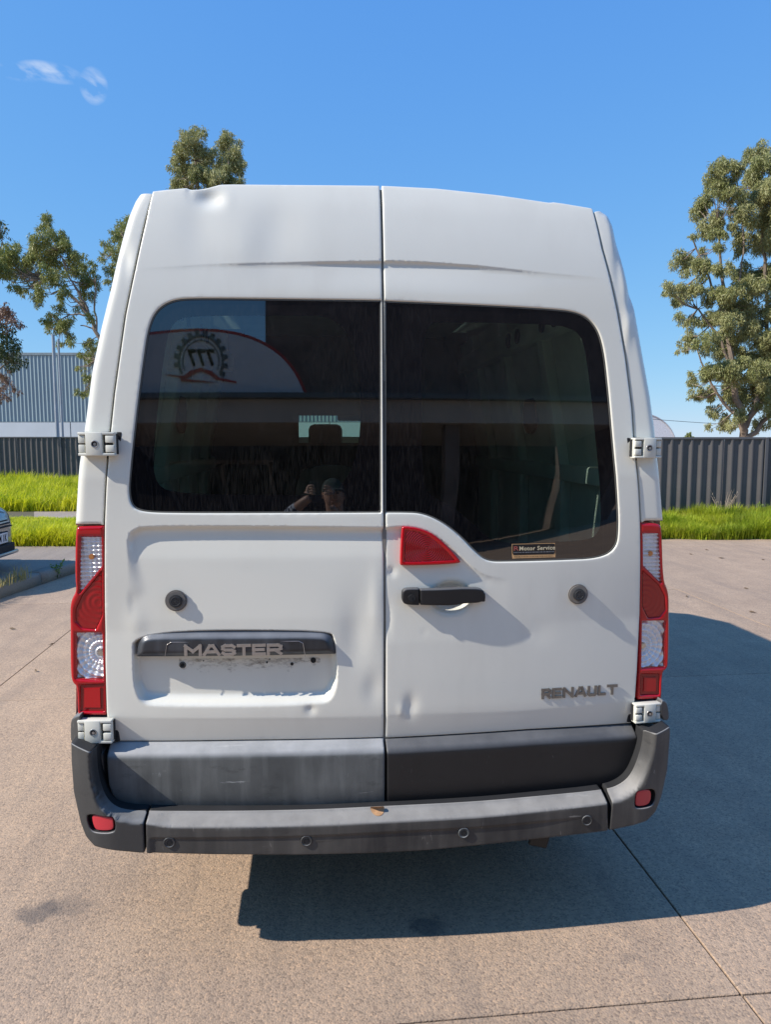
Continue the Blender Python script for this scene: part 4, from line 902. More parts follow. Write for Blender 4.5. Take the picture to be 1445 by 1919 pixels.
def blades(name, pts, h0, h1, mat, w=0.012, lean=0.5, kind='stuff', parent=None):
    n = len(pts); pts = np.asarray(pts); h = rng.uniform(h0, h1, n) * np.array([1.0 + 0.55 * mn.noise(Vector((p[0] * 1.3, p[1] * 1.3, 2.2))) + 0.35 * mn.noise(Vector((p[0] * 5, p[1] * 5, 7.7))) for p in pts]); a = rng.uniform(0, 2 * np.pi, n); l = rng.uniform(0.1, lean, n) * h; ww = w * rng.uniform(0.6, 1.4, n)
    dx, dy = np.cos(a), np.sin(a); tx, ty = -dy, dx
    # width axis mixed with view axis so blades read from any side
    V = np.zeros((n, 5, 3))
    for k, (t, wd) in enumerate(((0, 1), (0, -1), (0.55, .8), (0.55, -.8), (1, 0))):
        bend = t ** 2 * l; V[:, k, 0] = pts[:, 0] + dx * bend + tx * wd * ww / 2; V[:, k, 1] = pts[:, 1] + dy * bend + ty * wd * ww / 2; V[:, k, 2] = pts[:, 2] + h * t * (1 - 0.15 * t * (l / h))
    base = np.arange(n)[:, None] * 5; F = np.concatenate([base + [0, 1, 3], base + [0, 3, 2], base + [2, 3, 4]], 0)
    o = link(name, mesh_np(name, V.reshape(-1, 3), F), mat, parent); return o
def scatter(n, pxr, dr, z, cond=None, patch=2.0):
    out = []
    while len(out) < n:
        px = rng.uniform(*pxr); d = math.sqrt(rng.uniform(dr[0] ** 2, dr[1] ** 2)); p = at(px, 900, d)
        if cond and not cond(p, px, d): continue
        if mn.noise(Vector((p.x * 1.7, p.y * 1.7, 9.1))) < rng.uniform(-0.75, 0.05): continue
        out.append((p.x, p.y, z))
    return np.array(out)
def nz2(p, s): return mn.noise(Vector((p.x * s, p.y * s, 3.3)))
# left: near bank of grass beyond the pad and taller grass against the fence, a footpath between them
condA = lambda p, px, d: not (px > 55 + 14 * math.sin(d) and 14.2 < d < 15.9)
gl = scatter(30000, (-70, 190), (10.6, 14.1), 0.12, lambda p, px, d: condA(p, px, d) and d > 10.6 + 0.25 * nz2(p, 2))
dl_ = np.array([(Vector(p) - CAMLOC).dot(Vector((math.sin(YAW), math.cos(YAW), 0))) for p in gl]); o1 = blades('grass', gl, 0.12, 0.30, MAT['grassL'], 0.018, 1.1); gl_v = np.empty(len(o1.data.vertices) * 3, np.float32); o1.data.vertices.foreach_get('co', gl_v); gl_v = gl_v.reshape(-1, 5, 3); gl_v[:, :, 2] = 0.12 + (gl_v[:, :, 2] - 0.12) * np.interp(dl_, [10.6, 12.0, 14.0], [1.0, 0.8, 0.4])[:, None]; o1.data.vertices.foreach_set('co', gl_v.ravel()); tag(o1, 'bright lush grass on the near verge between the dark car and the footpath', 'grass', kind='stuff')
gl2 = scatter(30000, (-70, 200), (15.7, 24.8), 0.10)
o2 = blades('grass', gl2, 0.26, 0.52, MAT['grassL'], 0.026, 0.8); tag(o2, 'taller bright grass growing up against the far grey fence at left', 'grass', kind='stuff')
gr_ = scatter(42000, (1130, 1520), (12.25, 14.3), 0.0, lambda p, px, d: d > 12.3 + 0.25 * nz2(p, 1.5))
ed = np.array([(Vector(p) - CAMLOC).dot(Vector((math.sin(YAW), math.cos(YAW), 0))) for p in gr_])
o3 = blades('grass', gr_[ed < 12.8], 0.16, 0.34, MAT['grassR'], 0.014, 0.9); tag(o3, 'low front fringe of green grass along the concrete at right', 'grass', kind='stuff')
o4 = blades('grass', gr_[ed >= 12.8], 0.24, 0.42, MAT['grassR'], 0.016, 0.7); tag(o4, 'green grass strip standing against the near grey fence at right', 'grass', kind='stuff')
def strip(name, px0, px1, d0_, d1_, z, mat):
    q = [at(px0, 900, d0_), at(px1, 900, d0_), at(px1, 900, d1_), at(px0, 900, d1_)]; tag(link(name, mesh_np(name, [(p.x, p.y, z) for p in q], [(0, 1, 2, 3)]), mat), kind='structure')
strip('verge_soil', -400, 60, 10.7, 25.5, 0.146, MAT['soil']); strip('verge_soil', 60, 500, 10.7, 14.2, 0.146, MAT['soil']); strip('verge_soil', 60, 500, 15.9, 25.5, 0.146, MAT['soil'])
strip('verge_soil', 900, 1900, 12.4, 14.6, 0.006, MAT['soil'])
strip('footpath', 60, 500, 14.2, 15.9, 0.150, MAT['pad'])

# ------------------------------------------------ fences
MAT['fence'] = simple('charcoal_fence_steel', (0.098, 0.090, 0.088), 0.45, 0.0, 0.08, 3)
MAT['fence_post'] = simple('charcoal_post_steel', (0.095, 0.094, 0.098), 0.45, 0.0, 0.08, 3)
sheet_cache = {}
def fence(px_post, d, z0, z1, bays_l, bays_r, bay, pitch, label):
    hf = Vector((cr.x, cr.y, 0)).normalized(); o0 = at(px_post, 825, d); o0.z = 0; rot = math.atan2(hf.y, hf.x)
    f = empty('metal_fence', o0, rot, label=label, cat='fence')
    nr = 4; sw = (bay - 0.06) / 3; pitch_ = sw / nr
    prof = []
    for i in range(nr):
        x = i * pitch_; prof += [(x, 0.0), (x + pitch_ * 0.56, 0.0), (x + pitch_ * 0.66, -0.034), (x + pitch_ * 0.90, -0.034)]
    prof.append((sw, 0.0))
    V = [(x, y, z) for (x, y) in prof for z in (z0 + 0.03, z1 - 0.03)]; F = [(2 * i, 2 * i + 2, 2 * i + 3, 2 * i + 1) for i in range(len(prof) - 1)]
    sm = mesh_np('fence_sheet', V, F); sm.materials.append(MAT['fence'])
    pm = MB(); pm.box((0, -0.012, (z0 + z1) / 2), (0.062, 0.075, z1 - z0), 0.004); pmo = pm.build('post', MAT['fence_post'], f); pmesh = pmo.data; pmo.location = (bays_l * bay * -1, 0, 0)
    rm = MB(); rm.box((bay / 2, -0.012, z1 - 0.02), (bay - 0.064, 0.055, 0.045), 0.004); rm.box((bay / 2, -0.012, z0 + 0.05), (bay - 0.064, 0.055, 0.045), 0.004); rms = rm.build_split('rail', MAT['fence_post'], f); rmesh = [q.data for q in rms]
    for q in rms: q.location = (bays_l * bay * -1, 0, 0)
    for b_ in range(-bays_l, bays_r):
        if b_ > -bays_l:
            for (nm, me_) in (('post', pmesh), ('rail', rmesh[0]), ('rail', rmesh[1])): c = bpy.data.objects.new(nm, me_); COL.objects.link(c); c.parent = f; c.location = (b_ * bay, 0, 0)
        for k in range(3):
            c = bpy.data.objects.new('fence_sheet', sm); COL.objects.link(c); c.parent = f; c.location = (b_ * bay + 0.03 + k * sw, 0.004 if k % 2 else 0.0, 0)
    c = bpy.data.objects.new('post', pmesh); COL.objects.link(c); c.parent = f; c.location = (bays_r * bay, 0, 0)
    return f
fence(113, 25.5, -0.05, 1.83, 2, 3, 2.36, 0.19, 'further charcoal ribbed metal fence behind the tall grass at left')
fence(1437, 14.5, -0.02, 1.775, 3, 2, 2.50, 0.20, 'nearer charcoal ribbed metal fence behind the green verge at right')

# ------------------------------------------------ warehouse behind the left fence
def facing(px, d):
    hf = Vector((cr.x, cr.y, 0)).normalized(); o0 = at(px, 825, d); o0.z = 0; return o0, math.atan2(hf.y, hf.x)
o0, rz = facing(80, 50); wh_ = empty('warehouse', o0, rz, label='large blue grey ribbed metal warehouse with pale base behind the left fence', cat='warehouse')
clad = simple('blue_grey_cladding', (0.25, 0.33, 0.36), 0.45, 0.0, 0.05, 0.3)
V = []; F = []; x = -16.0; pr = []
while x < 22: pr += [(x, 0), (x + 0.15, 0), (x + 0.175, -0.045), (x + 0.24, -0.045)]; x += 0.262
ztop = CAMLOC.z + (825 - 669) * 50 / FPX; zmid = CAMLOC.z + (825 - 791) * 50 / FPX
for (xx, yy) in pr: V += [(xx, yy, zmid), (xx, yy, ztop)]
F = [(2 * i, 2 * i + 2, 2 * i + 3, 2 * i + 1) for i in range(len(pr) - 1)]
o = link('wall_cladding', mesh_np('wall_cladding', V, F), clad, wh_)
MB().box((3, 0.0, ztop + 0.06), (38.2, 0.14, 0.18), 0.01).build('roof_gutter', simple('gutter_grey', (0.20, 0.25, 0.27), 0.5), wh_)
MB().box((3, -0.02, zmid - 0.03), (38.2, 0.12, 0.07), 0.0).build('flashing', simple('flashing_grey', (0.16, 0.20, 0.22), 0.5), wh_)
basem = simple('pale_precast', (0.52, 0.57, 0.60), 0.7, 0, 0.05, 0.6); x = -16.0
while x < 21.9:
    MB().box((x + 2.98, 0.0, zmid / 2 - 0.04), (5.94, 0.16, zmid - 0.02), 0.01).build('base_panel', basem, wh_); x += 6.0
MB().box((3, 9.1, ztop / 2), (38, 18, ztop - 0.1)).build('building_core', basem, wh_)
# arched shed far right
o0, rz = facing(1200, 70); sh = empty('arched_shed', o0, rz, label='pale arched shed roof just showing over the fence right of the van', cat='shed')
aw = [(3.55 * math.cos(t), 0.7 + 3.55 * math.sin(t)) for t in np.linspace(0, math.pi, 28)]
MB().prism([(3.55, -0.0)] + aw + [(-3.55, 0.0)], 0.0, 14).build('arched_roof', simple('translucent_sheeting', (0.60, 0.60, 0.63), 0.5), sh)
rr = MB(); rr.tube([(p[0] * 1.012, -0.03, p[1] + 0.02) for p in aw], 0.06, 6); rr.build('arch_rim', simple('arch_rim_grey', (0.42, 0.42, 0.45), 0.6), sh)
# poles
def pole(px, d, r_, px_top, ytop, label, arm):
    p = at(px, 825, d); h = CAMLOC.z + (825 - ytop) * d / FPX
    o = empty('light_pole', (p.x, p.y, 0), YAW * -1, label=label, cat='light pole', group=None)
    MB().tube([(0, 0, 0), (0, 0, h * 0.5), (0, 0, h)], [r_, r_ * 0.9, r_ * 0.7], 14).build('pole_shaft', simple('galvanised_steel', (0.34, 0.37, 0.40), 0.45, 0.3, 0.15, 2), o, smooth=True)
    MB().tube([(0, 0, 0), (0, 0, 0.05)], r_ * 1.8, 14).build('base_flange', MAT['fence_post'], o)
    if arm:
        MB().tube([(0, 0, h - 0.05), (0.05, 0, h + 0.25), (0.25, 0, h + 0.45), (0.6, 0, h + 0.52)], r_ * 0.5, 8).build('pole_arm', simple('arm_steel', (0.35, 0.37, 0.39), 0.5, 0.3), o, smooth=True)
        MB().box((0.75, 0, h + 0.50), (0.4, 0.16, 0.09), 0.03).build('lamp_head', simple('lamp_head_grey', (0.3, 0.3, 0.32), 0.5), o, smooth=True)
pole(107.5, 28, 0.082, 105, 632, 'thicker left one of the two steel poles behind the left fence', False)
pole(117.0, 29, 0.058, 113, 640, 'thinner right one of the two steel poles behind the left fence', False)
# overhead wire
A = at(1120, 776, 48); B = at(1520, 800, 56); pts = []
for t in np.linspace(0, 1, 24): p = A.lerp(B, t); pts.append((p.x, p.y, p.z - 0.5 * 4 * t * (1 - t) * 0.35))
tag(MB().tube(pts, 0.018, 5).build('power_line', MAT['clad_dark']), 'thin dark overhead wire in the sky between the van and the right tree', 'power line')

# ------------------------------------------------ trees
def leafmat(name, a, b_, c):
    M = NT(name); n1 = M.noise(0.55, 3); n2 = M.noise(7, 3)
    col = M.mix(M.ramp(n1, [(0.38, grey(0)), (0.62, grey(1))]), a, b_); col = M.mix(M.math('MULTIPLY', M.ramp(n2, [(0.5, grey(0)), (0.62, grey(1))]), 0.6), col, c)
    M.set(Base_Color=col, Roughness=0.5, Specular_IOR_Level=0.4)
    t_ = M.n('ShaderNodeBsdfTranslucent', {0: col}); mx_ = M.n('ShaderNodeMixShader', {0: 0.28}); M.t.links.new(M.b.outputs[0], mx_.inputs[1]); M.t.links.new(t_.outputs[0], mx_.inputs[2]); M.t.links.new(mx_.outputs[0], M.o.inputs[0]); return M.m
MAT['leafL'] = leafmat('gum_leaves_olive', (0.17, 0.205, 0.045), (0.26, 0.28, 0.075), (0.38, 0.35, 0.14))
MAT['leafR'] = leafmat('gum_leaves_greygreen', (0.24, 0.255, 0.085), (0.34, 0.34, 0.14), (0.44, 0.41, 0.22))
MAT['leafP'] = leafmat('reddish_leaves', (0.17, 0.10, 0.06), (0.24, 0.13, 0.09), (0.26, 0.17, 0.11))
MAT['leafD'] = leafmat('dark_leaves', (0.03, 0.055, 0.016), (0.055, 0.08, 0.02), (0.09, 0.10, 0.035))
MAT['bark'] = simple('gum_bark', (0.22, 0.17, 0.13), 0.85, 0, 0.35, 3)
def leaves(clumps, d, dens, L, W, mat, parent, name='crown'):
    V = []; 
    allc = []; 
    for (px, py, r_) in clumps:
        c = at(px, py, d + rng.uniform(-1.6, 1.6)); rad = r_ * d / FPX
        # each clump: several drooping sprays
        ns = max(6, int(r_ / 2.1)); 
        for k in range(ns):
            v = rng.normal(size=3); v /= np.linalg.norm(v); q = np.array(c) + v * rad * rng.uniform(0.35, 0.95) * np.array([1, 1.2, 0.9]); allc.append((q, rad * rng.uniform(0.26, 0.46)))
    for q, rs in allc:
        n = int(dens * (rs / 0.25) ** 2); 
        v = rng.normal(size=(n, 3)); v /= np.linalg.norm(v, axis=1)[:, None]; p = q + v * (rng.uniform(0.2, 1.0, n) ** 0.5)[:, None] * rs * np.array([1, 1, 1.15])
        p[:, 2] -= rng.exponential(rs * 0.25, n) * 0.6
        ax = rng.normal(size=(n, 3)) * 0.55; ax[:, 2] -= 0.9; ax /= np.linalg.norm(ax, axis=1)[:, None]
        sd_ = np.cross(ax, rng.normal(size=(n, 3))); sd_ /= np.linalg.norm(sd_, axis=1)[:, None]
        l = (L * rng.uniform(0.6, 1.3, n))[:, None]; w = (W * rng.uniform(0.7, 1.3, n))[:, None]
        V.append(np.stack([p, p + ax * l * 0.45 + sd_ * w / 2, p + ax * l, p + ax * l * 0.45 - sd_ * w / 2], 1))
    V = np.concatenate(V); F = np.arange(len(V) * 4).reshape(-1, 4)
    o = link(name, mesh_np(name, V.reshape(-1, 3), F), mat, parent)
    o.matrix_parent_inverse = parent.matrix_world.inverted() if False else Matrix.Translation(-parent.location); tag(o, kind='stuff'); return allc
def branches(paths, d, parent, name='trunk', mat=None, twigs=None):
    m_ = MB()
    for path in paths:
        pts = [at(p[0], p[1], d + (p[3] if len(p) > 3 else 0)) for p in path]; rad = [p[2] * 0.62 * d / FPX for p in path]
        # subdivide with wiggle
        P2 = []; R2 = []
        for i in range(len(pts) - 1):
            for k in range(4):
                t = k / 4; q = pts[i].lerp(pts[i + 1], t) + Vector(rng.normal(size=3) * rad[i] * (0.5 if k else 0.0)); P2.append(q); R2.append(rad[i] * (1 - t) + rad[i + 1] * t)
        P2.append(pts[-1]); R2.append(rad[-1]); m_.tube(P2, R2, 7)
    if twigs:
        cs, root = twigs
        for q, rs in cs:
            if rng.random() < 0.4:
                r0 = root[int(rng.integers(len(root)))]; best = min(root, key=lambda c: (c - Vector(q)).length); a = best.lerp(Vector(q), 0.0); b_ = Vector(q); m2 = a.lerp(b_, 0.5) + Vector((0, 0, -0.12 * (b_ - a).length))
                if (b_ - a).length < 3.2: m_.tube([a, m2, b_], [0.022, 0.014, 0.006], 4)
    o = m_.build(name, mat or MAT['bark'], parent, smooth=True); o.matrix_parent_inverse = Matrix.Translation(-parent.location)
def tree(label, name, basepx, d, clumps, paths, mat, dens=150, L=0.17, W=0.05, extra=None):
    p = at(basepx, 825, d); t = empty(name, (p.x, p.y, 0), label=label, cat='tree')
    cs = leaves(clumps, d, dens, L, W, mat, t)
    roots = []
    for path in paths:
        for i in range(len(path) - 1):
            a = at(path[i][0], path[i][1], d); b_ = at(path[i + 1][0], path[i + 1][1], d)
            for k in range(5): roots.append(a.lerp(b_, k / 5))
    branches(paths, d, t, twigs=(cs, roots))
    if extra: leaves(extra[0], d, dens, L, W, extra[1], t, 'crown')
    return t
RT = [(1424,292,26),(1440,312,30),(1354,322,28),(1385,312,16),(1335,345,22),(1368,355,28),(1405,345,26),(1440,360,30),(1328,372,20),(1310,402,22),(1335,418,26),(1362,395,18),(1400,398,26),(1440,405,30),(1462,360,40),
      (1300,440,10),(1284,488,24),(1305,500,20),(1312,470,14),(1350,445,20),(1375,430,18),(1392,455,24),(1430,460,28),(1262,538,20),(1278,560,20),(1250,545,10),(1298,540,20),(1330,505,22),(1362,500,20),(1395,512,26),(1435,520,30),
      (1335,550,24),(1370,548,24),(1400,565,26),(1440,575,30),(1275,590,14),(1300,600,18),(1332,598,26),(1368,600,26),(1400,625,28),(1440,640,30),(1290,632,20),(1320,640,24),(1355,650,26),(1280,655,12),
      (1340,690,26),(1375,690,26),(1412,690,28),(1445,700,28),(1290,705,12),(1305,715,14),(1312,738,18),(1342,738,22),(1378,742,24),(1420,745,24),(1450,760,26),(1335,768,16),(1352,790,18),(1330,800,10),(1375,795,16),(1425,792,18),(1300,745,10),
      (1480,420,50),(1490,520,55),(1500,620,55),(1490,710,50),(1540,470,45),(1550,590,50),(1380,470,14),(1395,665,26),(1368,725,26),(1405,725,26),(1385,775,18),(1365,640,24),(1425,675,28),(1440,725,28),(1410,600,24),(1345,700,22),(1375,575,26),(1405,535,24)]
RP = [[(1400,990,15),(1400,825,13),(1390,790,11),(1375,700,8),(1362,600,6),(1352,500,4),(1345,400,2.5)], [(1398,800,10),(1425,740,8),(1440,640,6),(1437,540,5),(1430,440,4),(1420,330,2)], [(1392,790,6),(1350,745,4),(1320,690,2.5),(1300,640,1.5)],
      [(1375,700,5),(1340,620,3.5),(1300,570,2)], [(1362,600,4),(1330,520,3),(1300,450,2)], [(1430,700,5),(1470,620,4),(1500,500,3)], [(1362,620,4),(1385,540,3),(1395,450,2),(1390,380,1.5)], [(1400,820,8),(1460,760,5),(1500,700,3)]]
tree('tall grey green gum tree behind the right fence reaching high beside the van', 'gum_tree', 1400, 30, RT, RP, MAT['leafR'], dens=330, L=0.15, W=0.030)
LT = [(86,420,20),(75,450,24),(105,440,20),(92,478,28),(120,468,22),(60,480,22),(128,500,24),(100,515,24),(25,470,24),(8,480,26),(45,505,22),(20,510,20),(62,525,20),(-20,500,30),(45,545,14),(30,535,14),(140,480,18),(150,520,20),(165,500,16),(72,560,16),
      (160,550,18),(175,530,16),(150,575,18),(172,590,14),(118,555,16),(95,590,14),(120,600,20),(100,610,18),(130,620,16),(88,605,14),(112,640,12),(132,640,10),(76,545,16),(108,575,14)]
LP = [[(236,990,11),(232,825,10),(215,700,7),(190,640,6),(165,590,5),(140,560,4),(112,535,3),(80,520,2)], [(165,590,4),(148,550,3),(125,510,2.5),(105,460,1.5)], [(190,640,3),(172,615,2.5),(150,610,1.5)], [(180,620,3),(176,570,2.5),(178,520,1.5)], [(165,590,3),(130,590,2),(110,600,1.5)]]
tree('leaning olive gum tree over the warehouse at left, its branch crossing the sky', 'gum_tree', 236, 30, LT, LP, MAT['leafL'], dens=260, L=0.15, W=0.030)
L2 = [(212,440,14),(225,430,18),(240,420,20),(202,460,14),(222,470,20),(205,500,16),(225,510,18),(240,480,24),(200,530,12),(218,545,14),(235,540,16),(192,478,10),(260,440,30),(290,460,35),(250,520,30),(165,640,14),(180,650,18),(160,665,16),(178,680,14),(165,705,12),(150,690,9),(178,720,12),(160,730,12),(150,735,9),(172,740,10)]
tree('gum tree half hidden behind the upper left corner of the van', 'gum_tree', 285, 33, L2, [[(285,990,12),(283,825,10),(275,650,7),(262,540,5),(245,470,3),(225,430,2)], [(262,540,4),(225,500,2.5),(205,470,1.5)], [(275,700,5),(220,690,3),(170,670,2)]], MAT['leafL'], dens=240, L=0.15, W=0.031)
CT = [(366,262,26),(350,280,22),(340,300,20),(328,318,14),(345,325,20),(372,300,24),(380,325,24),(395,345,24),(420,262,20),(432,275,22),(415,300,24),(440,300,22),(450,315,18),(442,332,20),(415,335,24),(330,345,18),(350,350,22),(445,352,20),(390,280,14),
      (340,390,36),(400,390,40),(450,390,32),(380,440,45),(430,450,40),(330,450,36),(380,520,50),(440,530,45),(330,540,40),(390,610,50),(450,610,40)]
tree('tall gum tree whose crown rises behind the van roof at its left end', 'gum_tree', 392, 36, CT, [[(392,990,13),(392,825,12),(390,650,9),(388,500,7),(375,380,5),(365,280,2)], [(388,500,5),(415,400,4),(428,300,2)]], MAT['leafR'], dens=260, L=0.17, W=0.035)
FL = [(-30,430,30),(0,425,14),(6,440,12),(-10,410,16),(10,655,26),(-5,640,30),(35,668,18),(20,690,16),(45,678,10),(5,620,18)]
FLp = [(15,575,16),(5,590,18),(28,600,12),(38,612,8),(10,605,16),(8,715,14),(25,725,12),(10,740,14),(34,735,7),(20,590,12),(5,700,12),(-20,720,30),(-20,590,30)]
tree('small tree at the far left edge with dark green and dry reddish leaves', 'tree', -45, 24, FL, [[(-45,960,9),(-42,825,8),(-35,700,6),(-20,600,4),(-5,450,2)], [(-38,720,4),(0,690,2.5),(25,675,1.5)], [(-30,640,4),(0,600,2.5),(20,590,1)]], MAT['leafD'], dens=170, L=0.11, W=0.033, extra=(FLp, MAT['leafP']))
p = at(1288, 818, 80); bt = empty('distant_tree', (p.x, p.y, 0), label='tiny round green treetop just above the fence left of the big right tree', cat='tree')
leaves([(1280,823,8),(1290,820,9),(1300,824,7)], 80, 120, 0.3, 0.12, MAT['leafL'], bt); branches([[(1290,840,1.2),(1290,822,0.6)]], 80, bt)

# ------------------------------------------------ weeds
def weed(px, py, d, z, h, n, mat, name, label, leaf=0.03, spread=0.5):
    p = at(px, py, d); t = empty(name, (p.x, p.y, z), label=label, cat='weed'); m_ = MB(); V = []
    for i in range(n):
        a = rng.uniform(0, 2 * math.pi); l = h * rng.uniform(0.5, 1.0); tip = Vector((math.cos(a) * spread * l, math.sin(a) * spread * l, l)); mid_ = tip * 0.5 + Vector((0, 0, 0.12 * l)); m_.tube([(0, 0, 0), mid_, tip], [0.004, 0.003, 0.0015], 4)
        for k in range(7):
            q = Vector((0, 0, 0)).lerp(tip, 0.3 + 0.7 * k / 6) if k > 3 else mid_.lerp(tip, k / 4); b = rng.normal(size=3); b /= np.linalg.norm(b); s_ = np.cross(b, rng.normal(size=3)); s_ /= np.linalg.norm(s_); q = np.array(q); lf = leaf * rng.uniform(0.6, 1.4)
            V.append([q, q + b * lf * .5 + s_ * lf * .2, q + b * lf, q + b * lf * .5 - s_ * lf * .2])
    m_.build('stem', mat, t); V = np.array(V); link('foliage', mesh_np('foliage', V.reshape(-1, 3), np.arange(len(V) * 4).reshape(-1, 4)), mat, t)
dry = simple('dry_weed', (0.34, 0.27, 0.20), 0.8); drystraw = grassmat('dry_straw_grass', (0.45, 0.33, 0.14), (0.38, 0.34, 0.12), (0.5, 0.42, 0.25)); wg = grassmat('weed_green', (0.14, 0.22, 0.04), (0.2, 0.28, 0.06), (0.3, 0.34, 0.12))
weed(1357, 940, 14.3, 0.05, 0.85, 22, dry, 'dry_weed', 'dry brown branching weed standing against the right fence', 0.03, 0.45)
weed(1432, 945, 14.2, 0.1, 0.42, 9, wg, 'green_weed', 'green leafy weed at the foot of the fence post, right edge of photo', 0.06, 0.25)
kp = GP(106, 1085); dk = (kp - CAMLOC).dot(Vector((math.sin(YAW), math.cos(YAW), 0)))
weed(106, 1085, dk, 0.0, 0.22, 10, wg, 'green_weed', 'tall thin green weed growing in the kerb gutter left of the van', 0.05, 0.35)
kp2 = GP(75, 1093); dk2 = (kp2 - CAMLOC).dot(Vector((math.sin(YAW), math.cos(YAW), 0)))
gp = []; 
for i in range(900):
    s = rng.uniform(0.0, 1.9); q = GP(66, 1094) + kd * s * 0.8 + Vector((rng.uniform(0.0, 0.10) * (1 - abs(s - 0.4) / 2), 0, 0)); gp.append((q.x, q.y, 0))
tag(blades('gutter_grass', gp, 0.02, 0.09, grassmat('gutter_green', (0.05, 0.09, 0.02), (0.08, 0.12, 0.03), (0.12, 0.14, 0.05)), 0.01, 1.2), 'dark low grass growing in the gutter along the kerb face', 'grass', kind='stuff')
gp = []
for i in range(420):
    s = rng.uniform(-0.9, 0.55); q = GP(10, 1100, 0.14) + kd * s + kn * rng.uniform(0.02, 0.22); gp.append((q.x, q.y, 0.135))
tag(blades('dry_grass_tuft', gp, 0.05, 0.17, drystraw, 0.008, 1.3), 'yellow dry grass tuft on top of the kerb beside the dark car', 'grass', kind='stuff')
# fallen leaves and bark bits scattered on the concrete at right
fl_ = []
for (px, py) in ((1300,1040),(1360,1047),(1435,1050),(1405,1105),(1250,1098),(1330,1032),(1290,1120),(1420,1150),(70,1260),(30,1180),(90,1210)):
    q = GP(px, py); s_ = rng.uniform(0.03, 0.06); a = rng.uniform(0, 3.14); fl_.append([(q.x, q.y, 0.008), (q.x + s_ * math.cos(a), q.y + s_ * math.sin(a), 0.02), (q.x + s_ * 1.8 * math.cos(a), q.y + s_ * 1.6 * math.sin(a), 0.012), (q.x + s_ * math.cos(a + .4), q.y + s_ * math.sin(a + .4), 0.006)])
tag(link('fallen_leaf_litter', mesh_np('fallen_leaf_litter', np.array(fl_).reshape(-1, 3), np.arange(len(fl_) * 4).reshape(-1, 4)), simple('leaf_litter', (0.12, 0.08, 0.045), 0.8)), 'few scattered brown fallen leaves on the sunlit concrete', 'leaf litter', kind='stuff')

# ------------------------------------------------ parked car at the left edge
nosep = at(-6, 985, 8.3); hd = R(-4)
car = empty('parked_car', (0, 0, 0), label='dark grey blue car, only its rounded nose and plate in view at left edge', cat='car')
cm = Matrix.Translation((nosep.x, nosep.y, 0.136)) @ Matrix.Rotation(hd, 4, 'Z') 
car.matrix_world = cm
carpaint = NT('car_paint'); carpaint.set(Base_Color=(0.16, 0.185, 0.20), Roughness=0.3, Metallic=0.35, Coat_Weight=1.0, Coat_Roughness=0.06); carpaint = carpaint.m
# car local: +x forward, nose at x=0; body lofted along x
ST = [(-0.00,0.36,0.30,0.50,0.56),(-0.04,0.55,0.24,0.62,0.70),(-0.14,0.72,0.20,0.70,0.76),(-0.32,0.80,0.18,0.76,0.82),(-0.60,0.84,0.18,0.82,0.90),(-1.10,0.85,0.18,0.88,0.98),(-2.2,0.86,0.18,0.92,1.0),(-3.3,0.86,0.18,0.94,1.02),(-4.0,0.80,0.22,0.92,1.0),(-4.3,0.66,0.32,0.80,0.90)]
V = []; 
for (x, w, z0, z1, z2) in ST:
    pr = [(-w * .8, z0), (-w, z0 + .12), (-w * 1.01, (z0 + z1) / 2), (-w * .98, z1 - .05), (-w * .85, z1 + (z2 - z1) * .5), (-w * .5, z2), (0, z2 + .015), (w * .5, z2), (w * .85, z1 + (z2 - z1) * .5), (w * .98, z1 - .05), (w * 1.01, (z0 + z1) / 2), (w, z0 + .12), (w * .8, z0), (0, z0)]
    V += [(x - 0.16 * (abs(p[0]) / 0.85) ** 2 * (1 if x > -0.5 else 0.3), p[0], p[1]) for p in pr]
m = 14; F = [(i * m + j, i * m + (j + 1) % m, (i + 1) * m + (j + 1) % m, (i + 1) * m + j) for i in range(len(ST) - 1) for j in range(m)]
me = mesh_np('car_body', V, F); b = bmesh.new(); b.from_mesh(me); b.verts.ensure_lookup_table(); b.faces.new([b.verts[j] for j in range(m)]); b.faces.new([b.verts[(len(ST) - 1) * m + j] for j in range(m)][::-1]); bmesh.ops.recalc_face_normals(b, faces=b.faces[:])
bmesh.ops.subdivide_edges(b, edges=b.edges[:], cuts=1, smooth=0.6, use_grid_fill=True); b.to_mesh(me); b.free()
link('car_body', me, carpaint, car, smooth=True)
cab = MB(); cab.prism([(-1.15, 0.93), (-1.95, 1.42), (-3.2, 1.44), (-3.95, 0.98)], -0.68, 0.68); link_ = cab.build('cabin', MAT['frit'], car)
MB().box((-2.6, 0, 1.44), (1.3, 1.2, 0.05), 0.02).build('car_roof', carpaint, car, smooth=True)
for sx in (-0.85, -3.45):
    for sy in (-0.78, 0.78):
        w_ = MB().cyl((sx, sy, 0.31), 0.31, 0.2, 'y', 32, bev=0.03).build('wheel', MAT['tyre'], car, smooth=True); MB().cyl((sx, sy * 1.02, 0.31), 0.2, 0.19, 'y', 24, bev=0.01).build('rim', MAT['steel'], w_, smooth=True)
for sy in (-1, 1): MB().box((-0.30, sy * 0.58, 0.62), (0.24, 0.22, 0.10), 0.04, Matrix.Rotation(-sy * R(30), 3, 'Z')).build('headlight', MAT['silver'], car, smooth=True)
gr = MB()
for k in range(3): gr.box((0.004 - 0.012 * k, 0, 0.555 + k * 0.035), (0.04, 0.62 - 0.05 * k, 0.016), 0.004)
gr.build_split('grille_bar', MAT['dark'], car); 
MB().box((0.005, 0, 0.30), (0.05, 0.70, 0.10), 0.02).build('lower_intake', MAT['dark'], car); MB().box((0.0, 0, 0.235), (0.10, 0.80, 0.05), 0.02).build('bumper_lip', carpaint, car, smooth=True)
em = MB()
